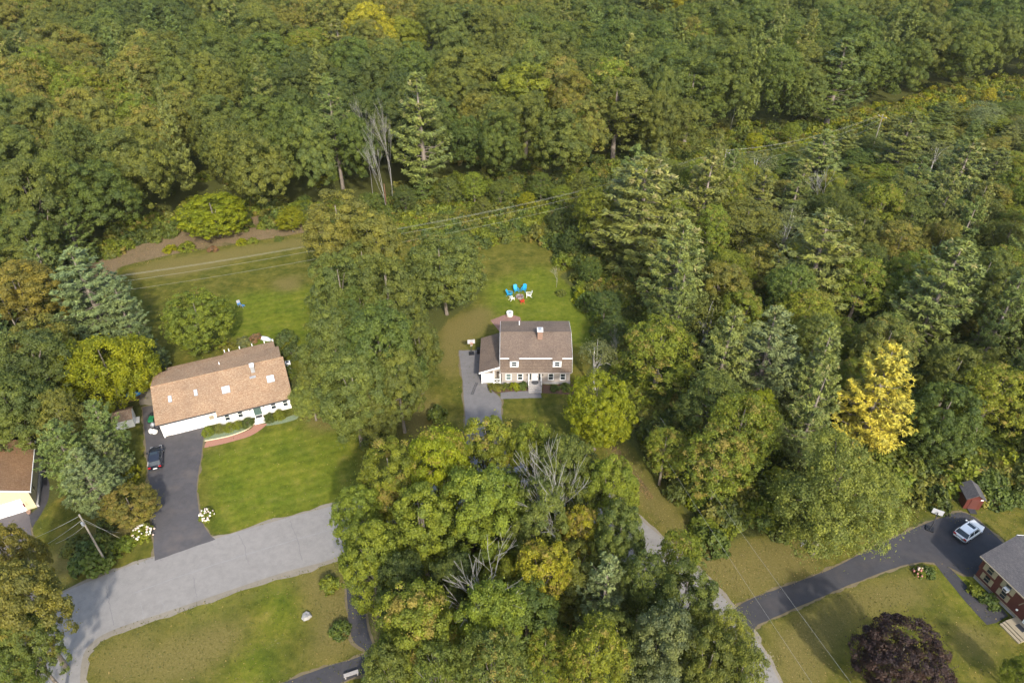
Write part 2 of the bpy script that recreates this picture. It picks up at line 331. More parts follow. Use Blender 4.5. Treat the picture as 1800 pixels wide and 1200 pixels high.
SAND = [GP(L) for L in (
    [(472,1120),(498,1116),(500,1136),(477,1140)], [(1180,925),(1210,940),(1235,990),(1225,985)],
    [(1290,1080),(1330,1130),(1370,1210),(1385,1210),(1340,1120),(1310,1095)])]
LEAFY = [GP(L) for L in ([(120,480),(180,420),(300,385),(580,365),(590,410),(430,428),(300,450),(215,478),(200,510)], [(1070,785),(1085,785),(1150,875),(1140,880)], [(640,1000),(800,940),(1000,950),(1130,940),(1300,1120),(1330,1230),(660,1230)], [(860,675),(1040,675),(1040,700),(860,694)])]
STRIPE = [GP([(355,800),(480,750),(620,720),(700,740),(640,880),(380,942)]), GP([(400,520),(560,500),(545,640),(400,600)])]
def axis(lo, hi, step, far_lo, far_hi):
    a = list(np.arange(lo, hi+1e-6, step)); s = step*2; x = lo
    while x > far_lo: x -= s; s *= 1.6; a.insert(0, x)
    s = step*2; x = hi
    while x < far_hi: x += s; s *= 1.6; a.append(x)
    return np.array(a)
xs = axis(-92, 92, 0.7, -1500, 1500); ys = axis(28, 152, 0.7, -400, 2600)
X, Y = np.meshgrid(xs, ys)
def mask(polys, blur):
    m = np.zeros(X.shape)
    for P in polys: m = np.maximum(m, inside(P, X, Y).astype(float))
    for _ in range(blur):
        for ax in (0, 1): m = (np.roll(m, 1, ax)+m*2+np.roll(m, -1, ax))/4
    return m
zl, zd, zu, zs, zt, zy = mask(LAWNS, 3), mask(DRY, 8), mask(LUSH, 7), mask(SAND, 3), mask(STRIPE, 3), mask(LEAFY, 6)*.70
ny, nx = X.shape
idx = np.arange(nx*ny).reshape(ny, nx)
quads = np.stack([idx[:-1, :-1], idx[:-1, 1:], idx[1:, 1:], idx[1:, :-1]], -1).reshape(-1, 4)
me = bpy.data.meshes.new('ground')
me.vertices.add(nx*ny); me.vertices.foreach_set('co', np.stack([X, Y, np.zeros_like(X)], -1).ravel().astype(np.float32))
me.loops.add(quads.size); me.loops.foreach_set('vertex_index', quads.ravel().astype(np.int32))
me.polygons.add(len(quads)); me.polygons.foreach_set('loop_start', np.arange(0, quads.size, 4, dtype=np.int32)); me.polygons.foreach_set('loop_total', np.full(len(quads), 4, np.int32))
me.update(calc_edges=True)
for nm, ch in (('zone', (zl, zd, zu)), ('zone2', (zs, zt, zy))):
    at = me.attributes.new(nm, 'FLOAT_COLOR', 'POINT')
    at.data.foreach_set('color', np.stack([*ch, np.ones_like(X)], -1).ravel().astype(np.float32))
me.materials.append(MATS['ground'])
ground = bpy.data.objects.new('ground', me); COL.objects.link(ground); tag(ground, kind='structure')

# ------------------------------------------------------------------ road, drives, paths
NE = smooth_line(GP([(88,1230),(74,1180),(60,1130),(75,1065),(160,1020),(270,980),(380,946),(500,911),(600,884)]) + [(-12, 65.2), (-3, 67.3), (6, 66.5), (13, 62)] + GP([(1131,917),(1185,962),(1240,1012),(1295,1078),(1322,1112),(1350,1158),(1385,1230)]))
SE = smooth_line(GP([(140,1230),(143,1165),(158,1132),(200,1106),(300,1072),(400,1038),(500,1005),(600,976)]) + [(-12, 57.6), (-3, 60), (4, 59.4), (9.5, 56)] + [(14.5, 49.5), (17.5, 44.5), (19.5, 40), (20.5, 36), (21, 33)])
def strip(A, B): return list(A) + list(B)[::-1]
def offset(P, d):
    out = []
    for i in range(len(P)):
        a, b = np.array(P[max(i-1, 0)]), np.array(P[min(i+1, len(P)-1)]); t = (b-a)/max(np.linalg.norm(b-a), 1e-6)
        out.append(tuple(np.array(P[i])+np.array([-t[1], t[0]])*d))
    return out
def bandsheet(name, A, B, z, mat):
    m = MB(); n = len(A); k = len(B)
    A = np.array(A); B = np.array(B)
    def res(P, q):
        s = np.r_[0, np.cumsum(np.linalg.norm(np.diff(P, axis=0), axis=1))]; u = np.linspace(0, s[-1], q)
        return np.stack([np.interp(u, s, P[:, 0]), np.interp(u, s, P[:, 1])], -1)
    q = 160; A = res(A, q); B = res(B, q)
    m.v = [(x, y, z) for x, y in A] + [(x, y, z) for x, y in B]
    m.f = [(i, q+i, q+i+1, i+1) if True else 0 for i in range(q-1)]
    o = m.build(name, mat); return tag(o, kind='structure')
rr = random.Random(3)
NE2 = [(x+rr.uniform(-.25, .25), y+rr.uniform(-.25, .25)) for x, y in offset(NE, 0.4)]
SE2 = [(x+rr.uniform(-.25, .25), y+rr.uniform(-.25, .25)) for x, y in offset(SE, -0.8)]
bandsheet('road_shoulder', NE2, SE2, 0.004, 'gravel')
bandsheet('road', NE, SE, 0.009, 'road')
road = bpy.data.objects['road']
def ribbon(P, w, z, mat, name):
    A, B = offset(P, w/2), offset(P, -w/2); m = MB(); n = len(P); m.v = [(x, y, z) for x, y in A]+[(x, y, z) for x, y in B]; m.f = [(i, n+i, n+i+1, i+1) for i in range(n-1)]; return m.build(name, mat, road)
plain('seam', (0.15, 0.14, 0.132), 0.9, 0.15, 2.0); plain('seam_pale', (0.235, 0.222, 0.21), 0.9, 0.12, 2.0)
rc = random.Random(12)
def crackline(pts, amp): return [(x+rc.uniform(-amp, amp), y+rc.uniform(-amp, amp)) for x, y in smooth_line(pts, 10)]
ribbon(crackline(GP([(235,1042),(330,1008),(430,975),(520,948),(600,926)]), .05), .10, .0125, 'seam_pale', 'seam')
for pts, mt in (([(187,1030),(192,1060),(200,1098)], 'seam'), ([(247,1058),(252,1088)], 'seam_pale'), ([(283,1048),(290,1072)], 'seam_pale'), ([(275,968),(284,985)], 'seam'), ([(420,940),(430,962),(436,990)], 'seam'), ([(340,1015),(346,1050)], 'seam'), ([(510,915),(522,945),(530,985)], 'seam')):
    ribbon(crackline(GP(pts), .10), .05, .013, mt, 'crack')
def sl(L, n=5): return smooth_line(GP(L), n)
def drive(name, P, z, mat, seed, amp=0.05):
    if name == 'driveway':
        Q = ccw(P); n = len(Q); E = []
        for i in range(n):
            a, b = np.array(Q[i-1]), np.array(Q[(i+1) % n]); t = (b-a)/max(np.linalg.norm(b-a), 1e-6); E.append(tuple(np.array(Q[i])+np.array([t[1], -t[0]])*.22))
        sheet('drive_margin', wobble(E, .20, seed+50, .4), 0.0015+.0002*seed, 'dirt')
    return sheet(name, wobble(ccw(P), amp, seed), z, mat)
drive('driveway', sl([(250,716),(257,790),(262,860),(268,930),(272,985)]) + sl([(378,948),(362,930),(349,893),(346,850),(354,800),(360,750)]) + GP([(300,745),(272,712)]), 0.014, 'drive_dark', 1)
drive('driveway', sl([(806,616),(812,660),(817,720),(819,760)]) + [(-6.2, 66.5), (-0.6, 67)] + sl([(884,760),(881,720),(879,700),(852,668),(846,616)]), 0.014, 'drive_grey', 2)
drive('driveway', sl([(1286,1072),(1330,1048),(1450,1004),(1560,950),(1650,911),(1700,902),(1760,950)]) + GP([(1800,990),(1740,1015),(1700,1012)]) + sl([(1655,990),(1600,990),(1500,1025),(1360,1085),(1330,1100),(1324,1116)]), 0.014, 'drive_black', 3)
drive('driveway', sl([(606,976),(610,1050),(618,1120),(640,1148),(560,1176),(470,1210)]) + sl([(580,1206),(652,1178),(672,1160),(650,1120),(640,1050),(636,970)]), 0.014, 'drive_black', 4)
drive('driveway', GP([(-30,925),(50,893),(58,960),(62,1010),(72,1070),(60,1140),(40,1150),(20,1060),(-30,1020)]), 0.014, 'drive_left', 5)
drive('path', sl([(1640,986),(1665,1018),(1700,1060),(1735,1098)]) + GP([(1752,1094),(1772,1082),(1762,1070)]) + sl([(1742,1070),(1710,1040),(1672,1000),(1655,988)]), 0.018, 'drive_black', 6, 0.03)
drive('path', sl([(62,800),(80,830),(87,855),(82,885),(56,928)]) + GP([(50,905),(66,893),(56,800)]), 0.010, 'drive_black', 7, 0.03)
drive('path', GP([(880,701),(880,690),(900,688),(950,687),(952,699)]), 0.018, 'drive_grey', 8, 0.03)
drive('gravel_patch', GP([(246,712),(247,690),(262,660),(278,655),(276,712)]), 0.010, 'gravel', 9, 0.15)
bw = sl([(359,787),(400,778),(440,766),(462,752),(470,744)]) + sl([(448,746),(436,756),(410,765),(362,776)])
drive('brick_path', bw, 0.022, 'brick_walk', 10, 0.02)
e_ = MB().tube([(x, y, 0.04) for x, y in sl([(360,775),(400,767),(432,756),(447,745)])], 0.09, 5).build('path_edging', 'edging'); tag(e_, 'pale stone edging along the curved brick walk', 'edging')
drive('planting_bed', sl([(357,775),(366,762),(388,752),(450,742),(447,746),(432,756),(400,767)]), 0.010, 'sage_cover', 11, 0.05)
drive('planting_bed', sl([(465,744),(490,738),(520,728),(522,736),(490,745),(468,748)]), 0.010, 'sage_cover', 12, 0.05)
drive('planting_bed', GP([(852,692),(852,676),(930,674),(930,690)]), 0.010, 'mulch', 13, 0.1)
drive('planting_bed', GP([(953,690),(953,676),(1010,676),(1020,695)]), 0.010, 'mulch', 14, 0.1)
drive('brick_patio', GP([(862,563),(893,551),(914,557),(918,575),(880,585)]), 0.012, 'brick_patio', 15, 0.03)

# ------------------------------------------------------------------ houses
def window(root, x, y, z, w, h, rz=0.0, frame='trim_white', glass='glass_dark', fw=0.11, shutter=None, name='window'):
    """a two-sash window on a wall whose outside faces local -y (turned by rz); z is the sill height"""
    m = MB(); a = w/2
    m.box(-a-fw, -a, -.06, .04, -fw, h+fw); m.box(a, a+fw, -.06, .04, -fw, h+fw)
    m.box(-a, a, -.06, .04, h, h+fw); m.box(-a, a, -.09, .04, -fw, 0); m.box(-a, a, -.035, .04, h/2-.035, h/2+.035)
    o = m.build(name, frame, root, loc=(x, y, z), rz=rz)
    for z0, z1 in ((0, h/2-.035), (h/2+.035, h)):
        MB().box(-a, a, -.012, .03, z0, z1).build('pane', glass, o)
    if shutter:
        for s in (-1, 1):
            x0 = s*(a+fw+.03); x1 = s*(a+fw+.03+shutter[1])
            MB().box(min(x0, x1), max(x0, x1), -.05, .03, -.08, h+.08).build('shutter', shutter[0], o)
    return o
def roof_slab(m, pts2, zf, th=0.16):
    """sloped slab over an outline (x, y); zf gives the height of its top"""
    P = [(x, y, zf(x, y)) for x, y in ccw(pts2)]
    m.prism([(x, y, z-th) for x, y, z in P], (0, 0, th)); return m

# --- long single-storey house with tan roof
RO = (-50.54, 72.45); RA = math.radians(22.65)
ranch = thing('ranch_house', 'long low white house with tan shingle roof and white skylights', 'house', RO, RA)
zf = lambda x, y: 2.78 + 0.405*y if y <= 6 else 2.78+0.405*6 - 0.21*(y-6)
w = MB(); w.box(0, 7.45, 0.3, 10.3, 0, 2.72); w.prism([(0,0.3,2.7),(0,10.3,2.7),(0,10.3,4.1),(0,6,5.0)], (7.4,0,0))
w.build('garage_wall', 'siding_white', ranch)
w = MB(); w.box(7.45, 17.9, -0.4, 10.3, 0, 2.45); w.prism([(7.5,-0.4,2.44),(7.5,10.3,2.44),(7.5,10.3,4.1),(7.5,6,5.0)], (10.4,0,0)); w.build('wall', 'siding_white', ranch)
rf = MB()
roof_slab(rf, [(-.7,-.15),(7.5,-.15),(7.5,-1.0),(18.4,-1.0),(18.4,6),(-.7,6)], zf)
roof_slab(rf, [(-.7,6.003),(18.1,6.003),(18.1,10.7),(-.5,10.7)], zf)
roof = rf.build('roof', 'shingle_tan', ranch)
MB().tube([(-.7,6,5.23),(18.4,6,5.23)], .07, 6).build('ridge_cap', 'shingle_tan', roof)
rf = MB(); zp = lambda x, y: 2.95 - 0.13*(y-10.4)
roof_slab(rf, [(.7,10.35),(17.5,10.35),(17.5,15.2),(9.5,15.0),(9.4,14.3),(.7,14.1)], zp, .14)
rf.build('porch_roof', 'shingle_tan', ranch)
for x in (9.8, 11.7, 13.6, 15.5, 17.2): MB().box(x-.08, x+.08, 14.75, 14.91, 0, 2.22).build('porch_post', 'trim_white', ranch)
for x in (9.6, 10.3, 12.0, 14.0, 16.0, 17.4): MB().box(x-.07, x+.07, 15.9, 16.04, 0, 2.25).build('deck_post', 'trim_white', ranch)
MB().box(9.6, 17.4, 15.93, 16.01, .95, 1.05).build('deck_rail', 'trim_white', ranch); MB().box(9.5, 17.5, 14.95, 16.05, 0, .22).build('deck', 'wood_grey', ranch)
w = MB(); w.box(.9, 9.3, 10.3, 13.9, 0, 2.3); w.build('back_wall', 'siding_white', ranch)
m = MB(); m.box(-.72, 7.45, -.21, -.153, 2.50, 2.72); m.box(7.45, 18.42, -1.06, -1.003, 2.15, 2.37); m.build('gutter', 'metal_dark', ranch)
gd = MB().box(.8, 5.7, .24, .33, 0, 2.25).build('garage_door', 'trim_white', ranch)
for k in range(4):
    for j in range(8): MB().box(.85+j*.6, 1.4+j*.6, .215, .245, .06+k*.56, .54+k*.56).build('door_panel', 'trim_white', gd)
MB().box(-.22, -.02, .05, .25, 0, 2.65).build('downspout', 'trim_white', ranch)
MB().box(6.3, 6.95, .24, .32, 1.1, 1.75).build('vent_panel', 'trim_tan', ranch)
for k, (x, y, ww, hh) in enumerate(((9.4, 2.75, 1.15, 1.1), (15.9, 2.8, 1.1, 1.1), (1.7, 3.35, .48, .95), (5.25, 3.4, .48, .95))):
    z0 = zf(x, y); s = .405
    m = MB(); m.prism([(x-ww/2, y-hh/2, z0-s*hh/2-.02), (x+ww/2, y-hh/2, z0-s*hh/2-.02), (x+ww/2, y+hh/2, z0+s*hh/2-.02), (x-ww/2, y+hh/2, z0+s*hh/2-.02)], (0, -.04, .16))
    o = m.build('skylight', 'metal_grey', roof)
    i = .07; dz = .145
    m = MB(); m.prism([(x-ww/2+i, y-hh/2+i-.04, z0-s*(hh/2-i)+dz-.02), (x+ww/2-i, y-hh/2+i-.04, z0-s*(hh/2-i)+dz-.02), (x+ww/2-i, y+hh/2-i-.04, z0+s*(hh/2-i)+dz-.02), (x-ww/2+i, y+hh/2-i-.04, z0+s*(hh/2-i)+dz-.02)], (0, -.02, .05))
    m.build('skylight_glass', 'skylight', roof)
ch = MB().box(13.4, 13.95, 4.5, 5.3, 4.3, 5.75).build('chimney', 'metal_grey', roof)
MB().box(13.34, 14.0, 4.44, 5.36, 5.75, 5.85).build('chimney_cap', 'trim_white', roof)
MB().box(13.0, 13.9, 3.6, 3.95, zf(0, 3.6)-.02, zf(0, 3.95)+.06).build('flashing', 'metal_grey', roof)
MB().tube([(9.0, 8.6, 4.4), (9.0, 8.6, 5.1)], .07, 8).build('vent_pipe', 'trim_white', roof)
for x in (8.75, 10.6, 15.4, 17.15): window(ranch, x, -.4, .75, .62, 1.15, shutter=None, fw=.13)
d = MB().box(12.5, 13.6, -.47, -.38, .35, 2.35).build('front_door', 'door_green', ranch)
MB().box(13.4, 13.46, -.53, -.47, 1.2, 1.3).build('handle', 'metal_grey', d)
m = MB(); m.box(12.3, 12.498, -.5, -.38, .35, 2.4); m.box(13.602, 13.8, -.5, -.38, .35, 2.4); m.build('door_trim', 'trim_white', ranch)
for s in (12.05, 14.05):
    MB().box(s-.07, s+.07, -.52, -.4, 1.5, 1.95).build('wall_lamp', 'metal_dark', ranch)
for k in range(3):
    MB().box(12.25+.1*k, 13.85-.1*k, -2.2+.45*k, -1.75+.45*k if k < 2 else -.4, .0, .12+.12*k).build('step', 'stone_pale', ranch)
MB().box(12.6, 13.5, -1.2, -.65, .362, .385).build('door_mat', 'metal_dark', ranch)
window(ranch, 17.9, 3.2, .8, .9, 1.2, math.pi/2); window(ranch, 17.9, 8.2, .8, .9, 1.2, math.pi/2)

# --- house with gambrel roof and two dormers
gam = thing('gambrel_house', 'tan house with brown gambrel roof, two dormers and a brick chimney', 'house', (-1.7, 84.75), 0)
WX = 11.0     # local x 0..11, y 0..9.4 (back wall)
prof = [(0,0),(9.0,0),(9.0,5.8),(4.6,6.75),(.62,4.95),(0,2.85)]
w = MB(); w.prism([(0.05,y,z-.12 if z > 1 else z) for y, z in prof], (WX-.1,0,0)); w.build('wall', 'siding_beige', gam)
rf = MB()
rf.prism([(-.15,-.38,2.55),(-.15,-.30,2.70+.02),(-.15,.46,5.0),(-.15,.62,4.86)], (WX+.3,0,0))
lower = rf.build('lower_roof', 'shingle_brown', gam)
rf = MB(); rf.prism([(-.18,.30,4.84),(-.18,.30,5.0),(-.18,4.6,6.92),(-.18,4.6,6.76)], (WX+.36,0,0))
rf.prism([(-.18,4.603,6.76),(-.18,4.603,6.92),(-.18,9.4,5.82),(-.18,9.4,5.66)], (WX+.36,0,0))
upper = rf.build('upper_roof', 'shingle_brown', gam)
MB().tube([(-.18,4.6,6.92),(WX+.18,4.6,6.92)], .08, 6).build('ridge_cap', 'shingle_brown', upper)
m = MB()
for x0, x1 in ((-.18, 1.28), (2.82, 8.03), (9.57, WX+.18)): m.box(x0, x1, .22, .296, 4.84, 5.0)
m.build('eave_trim', 'trim_white', gam)
for x in (-.235, WX+.185):
    m = MB(); m.prism([(x,-.38,2.55),(x,-.32,2.70),(x,.32,4.99),(x,4.6,6.90),(x,9.4,5.80),(x,9.4,5.66),(x,4.6,6.76),(x,.46,4.88)], (.03,0,0))
    m.build('rake_trim', 'trim_white', gam)
MB().box(-.1, WX+.1, -.5, -.385, 2.5, 2.62).build('gutter', 'siding_beige', gam)
MB().box(-.02, WX+.02, -.02, 9.02, 0, .45).build('foundation', 'foundation', gam)
for cx in (2.05, 8.8):
    d = MB().box(cx-.68, cx+.68, -.05, 1.4, 3.42, 4.75).build('dormer', 'trim_white', gam)
    m = MB(); m.prism([(cx-.78,-.2,4.74),(cx+.78,-.2,4.74),(cx+.78,1.6,5.55),(cx-.78,1.6,5.55)], (0,-.03,.12)); m.build('dormer_roof', 'shingle_brown', d)
    window(d, cx, -.05, 3.68, .72, .82, fw=.1)
ch = MB().box(5.75, 6.55, 3.35, 4.35, 5.6, 7.85).build('chimney', 'brick_chimney', gam)
MB().box(5.67, 6.63, 3.27, 4.43, 7.85, 8.0).build('chimney_cap', 'stone_pale', ch); MB().box(5.9, 6.4, 3.5, 4.2, 8.0, 8.12).build('chimney_flue', 'metal_grey', ch)
MB().tube([(2.9,7.6,6.0),(2.9,7.6,7.0)], .08, 8).build('vent_pipe', 'trim_white', upper)
for x in (1.15, 3.0, 7.9, 9.8): window(gam, x, -.002, .95, .68, 1.1, fw=.14, glass='glass_grey' if x < 2 else 'glass_dark')
d = MB().box(4.85, 5.85, -.06, .02, .75, 2.55).build('front_door', 'trim_white', gam)
MB().box(5.68, 5.76, -.12, -.06, 1.5, 1.7).build('handle', 'metal_dark', d)
for x in (4.62, 6.08): MB().box(x-.13, x+.13, -.055, .02, .95, 2.4).build('sidelight', 'glass_dark', gam)
m = MB(); m.box(4.3, 4.47, -.18, .03, .75, 2.6); m.box(6.23, 6.4, -.18, .03, .75, 2.6); m.box(4.2, 6.5, -.2, .03, 2.6, 2.8); m.build('door_surround', 'trim_white', gam)
for x in (4.12, 6.6): MB().box(x-.06, x+.06, -.14, 0, 1.75, 2.05).build('wall_lamp', 'metal_dark', gam)
MB().box(4.25, 6.45, -1.25, -.03, 0, .72).build('landing', 'wood_grey', gam)
for k in range(3): MB().box(4.3, 6.4, -1.25-.34*(k+1), -1.25-.34*k, 0, .54-.18*k).build('step', 'wood_grey', gam)
MB().lathe([(.55,0),(.55,.02),(.001,.02)], 16, (5.35,-.5,.722)).build('door_mat', 'metal_dark', gam)
m = MB(); m.box(4.27, 4.34, -1.2, -1.13, .72, 1.6); m.box(4.27, 4.34, -1.13, -.2, 1.52, 1.6); m.build('railing', 'trim_white', gam)
m = MB(); m.box(6.36, 6.43, -1.2, -1.13, .72, 1.6); m.box(6.36, 6.43, -1.13, -.2, 1.52, 1.6); m.build('railing', 'trim_white', gam)
# lean-to wing with garage door and open porch
wz = lambda x, y: 2.5 + (x+3.55)*.36
w = MB(); w.box(-3.1, -3.0, .3, 8.7, 0, 2.45); w.box(-3.0, -.02, 8.6, 8.7, 0, 2.45); w.box(-3.0, -.02, 1.6, 1.7, 0, 2.5)
w.prism([(-3.15,.25,2.42),(0,.25,2.42),(0,.25,3.55)], (0,.1,0)); w.build('wing_wall', 'siding_beige', gam)
rf = MB(); roof_slab(rf, [(-3.55,-.25),(-.24,-.25),(-.24,9.1),(-3.55,9.1)], wz, .15); rf.build('wing_roof', 'shingle_brown', gam)
MB().prism([(-3.55,-.30,2.22),(-.24,-.30,3.40),(-.24,-.30,3.68),(-3.55,-.30,2.5)], (0,.048,0)).build('wing_fascia', 'trim_white', gam)
for x in (-3.1, -1.2, -.2): MB().box(x-.09, x+.09, .1, .28, 0, 2.4).build('porch_post', 'trim_white', gam)
gd = MB().box(-2.98, -1.3, .31, .38, 0, 1.9).build('garage_door', 'trim_white', gam)
for k in range(4): MB().box(-2.9, -1.38, .285, .312, .05+k*.46, .43+k*.46).build('door_panel', 'trim_white', gd)
m = MB(); m.box(-1.1, -.3, .14, .2, .85, .95); m.box(-1.1, -.3, .14, .2, .1, .2)
m.prism([(-1.1,.15,.2),(-1.02,.15,.2),(-.3,.15,.85),(-.38,.15,.85)], (0,.05,0)); m.prism([(-.38,.15,.2),(-.3,.15,.2),(-1.02,.15,.85),(-1.1,.15,.85)], (0,.05,0)); m.build('porch_railing', 'trim_white', gam)
MB().box(-3.5, -.3, 2.0, 8.6, 0.0, 0.02).build('wing_floor', 'foundation', gam)

# --- two-storey red house, jettied front
bo = (54.8, 49.0); ba = math.radians(-71.9)
red = thing('red_house', 'two-storey dark red house with grey roof and tan shutters', 'house', bo, ba)
BL, BD = 13.0, 7.6
w = MB(); w.box(0, BL, -.25, BD, .45, 2.15); w.build('lower_wall', 'siding_red', red)
MB().box(-.03, BL+.03, -.28, BD+.03, 0, .448).build('foundation', 'foundation', red)
w = MB(); w.box(0, BL, -.6, BD, 2.152, 4.0); w.prism([(0,-.6,4.0),(0,BD,4.0),(0,3.5,5.7)], (.2,0,0)); w.prism([(BL-.2,-.6,4.0),(BL-.2,BD,4.0),(BL-.2,3.5,5.7)], (.2,0,0)); w.build('upper_wall', 'siding_red', red)
zr = lambda x, y: 4.02+(y+.95)*.43 if y <= 3.5 else 4.02+4.45*.43-(y-3.5)*.43
rf = MB(); roof_slab(rf, [(-.3,-.95),(BL+.3,-.95),(BL+.3,3.5),(-.3,3.5)], zr, .14); roof_slab(rf, [(-.3,3.503),(BL+.3,3.503),(BL+.3,8.0),(-.3,8.0)], zr, .14)
roof = rf.build('roof', 'shingle_grey', red)
MB().box(-.3, BL+.3, -1.03, -.953, 3.86, 4.0).build('gutter', 'trim_tan', red)
m = MB(); m.prism([(-.36,3.5,5.82),(-.36,5.6,4.92),(-.36,5.6,5.05),(-.36,3.5,5.95)], (.055,0,0)); m.build('rake_trim', 'trim_white', red)
MB().box(-.04, BL+.04, -.34, -.282, .38, .56).build('sill_band', 'trim_tan', red)
for x in (1.25, 3.55, 9.2, 11.4): window(red, x, -.6, 2.62, .62, .95, fw=.05, frame='trim_tan', shutter=('trim_cream', .42))
for x in (1.25, 3.4, 9.2, 11.4): window(red, x, -.25, .95, .6, .9, fw=.05, frame='trim_tan', shutter=('trim_cream', .36))
ac = MB().box(3.27, 3.83, -1.0, -.62, 2.64, 3.0).build('air_conditioner', 'trim_white', red); MB().box(3.33, 3.77, -1.02, -1.0, 2.7, 2.94).build('grille', 'metal_dark', ac)
d = MB().box(6.3, 7.3, -.36, -.24, .5, 2.1).build('front_door', 'trim_white', red)
for z0, z1 in ((.7, 1.25), (1.33, 1.95)): MB().box(6.45, 7.15, -.375, -.358, z0, z1).build('door_glass', 'glass_dark', d)
m = MB(); m.prism([(5.2,-.63,2.3),(5.3,-.63,2.3),(5.55,-.63,3.0),(6.1,-.63,3.15),(6.1,-.63,3.25),(5.48,-.63,3.1)], (0,.05,0))
m.prism([(8.3,-.63,2.3),(8.4,-.63,2.3),(8.1,-.63,3.1),(7.5,-.63,3.25),(7.5,-.63,3.15),(8.03,-.63,3.0)], (0,.05,0)); m.build('door_arch_trim', 'trim_tan', red)
m = MB(); m.box(5.6, 8.0, -1.9, -.3, 0, .44); m.build('landing', 'trim_tan', red)
for k in range(2): MB().box(5.6, 8.0, -1.9-.32*(k+1), -1.9-.32*k, 0, .29-.14*k).build('step', 'trim_tan', red)
MB().box(6.35, 7.25, -1.35, -.75, .442, .46).build('door_mat', 'metal_dark', red)
MB().ball((5.35,-.55,1.5), .13).build('wall_lamp', 'trim_white', red, True)

# --- yellow house with white garage door
yl = thing('yellow_house', 'yellow house with rust-brown roof and wide white garage door', 'house', (-62.1, 59.5), math.radians(206.5))
# local +x runs along the front away from the corner, local -y runs to the back
YD = 9.6
w = MB(); w.prism([(0,0,0),(9,0,0),(9,0,3.2),(4.5,0,5.6),(0,0,3.2)][::1], (0,-YD,0)); w.build('wall', 'siding_yellow', yl)
rf = MB(); ys_ = .62
rf.prism([(-.35,.3,3.2),(-.35,.3,3.02),(4.5,.3,5.60),(4.5,.3,5.78)], (0,-YD-.6,0)); rf.prism([(4.503,.3,5.78),(4.503,.3,5.60),(9.35,.3,3.02),(9.35,.3,3.2)], (0,-YD-.6,0))
rf.build('roof', 'shingle_rust', yl)
m = MB(); m.prism([(-.4,.305,2.98),(-.4,.305,3.2),(4.5,.305,5.82),(4.5,.305,5.6)], (0,.06,0)); m.box(-.42, -.355, -YD-.3, .3, 2.98, 3.18); m.build('rake_trim', 'trim_white', yl)
gd = MB().box(1.1, 7.0, -.02, .08, 0, 2.15).build('garage_door', 'trim_white', yl)
for k in range(4): MB().box(1.2, 6.9, .08, .105, .05+.52*k, .48+.52*k).build('door_panel', 'trim_white', gd)
window(yl, 3.9, 0, 2.9, 1.3, 1.0, math.pi, fw=.12, glass='glass_grey')
for y in (-2.2, -6.0): window(yl, 0, y, 1.2, .7, 1.15, -math.pi/2, fw=.08, frame='siding_yellow')
MB().box(-.28, -.05, -YD, .0, 0, .5).build('foundation', 'foundation', yl)
fl = thing('flag', 'small red and blue flag hung on the yellow house wall', 'flag', (-62.1-.75*.895, 59.5-.75*.446-.35, 0), math.radians(206.5))
MB().tube([(0,0,1.5),(0,.55,2.1)], .02, 5).build('flag_pole', 'trim_white', fl); MB().prism([(0,.1,1.6),(0,.5,2.05),(0,.5,1.3),(0,.1,1.1)], (.02,0,0)).build('flag_cloth', 'flag_red', fl)
pt = tag(MB().lathe([(.001,0),(.18,0),(.26,.4),(.2,.4),(.16,.36),(.001,.36)], 12).build('flower_pot', 'brick_chimney', None, True, loc=(*G(52,902), 0)), 'terracotta pot at the corner of the white garage door', 'pot')

# --- sheds
sh = thing('garden_shed', 'small white garden shed with tan roof beside the gravel', 'shed', G(205,757), RA)
w = MB(); w.prism([(0,0,0),(2.5,0,0),(2.5,0,1.7),(0,0,1.7)], (0,2.6,0)); w.prism([(.02,0,1.7),(.02,2.6,1.7),(.02,1.3,2.3)], (2.46,0,0)); w.build('wall', 'siding_white', sh)
rf = MB(); rf.prism([(-.15,-.2,1.62),(-.15,-.2,1.72),(-.15,1.3,2.45),(-.15,1.3,2.35)], (2.8,0,0)); rf.prism([(-.15,1.303,2.35),(-.15,1.303,2.45),(-.15,2.8,1.72),(-.15,2.8,1.62)], (2.8,0,0)); rf.build('roof', 'shingle_tan', sh)
MB().box(2.5, 2.54, .8, 1.8, .1, 1.65).build('shed_door', 'trim_white', sh); MB().box(2.45, 3.1, .6, 2.0, 0, .15).build('step', 'stone_pale', sh)
b = G(1692,893)
sh = thing('barn_shed', 'little dark red shed with grey roof among bushes', 'shed', b, math.radians(-8))
w = MB(); w.prism([(0,0,0),(2.0,0,0),(2.0,0,1.9),(1.0,0,2.6),(0,0,1.9)], (0,2.4,0)); w.build('wall', 'siding_barn', sh)
rf = MB(); rf.prism([(-.25,-.15,1.75),(-.25,-.15,1.87),(1,-.15,2.76),(1,-.15,2.64)], (0,2.75,0)); rf.prism([(1.003,-.15,2.64),(1.003,-.15,2.76),(2.25,-.15,1.87),(2.25,-.15,1.75)], (0,2.75,0)); rf.build('roof', 'shingle_grey', sh)
MB().box(.5, 1.5, -.05, .0, .05, 1.75).build('shed_door', 'siding_red', sh); MB().box(.55, 1.45, -.8, -.06, 0, .12).build('step', 'metal_dark', sh)
MB().box(1.55, 1.9, -.06, -.01, 1.75, 1.9).build('sign_board', 'trim_white', sh)

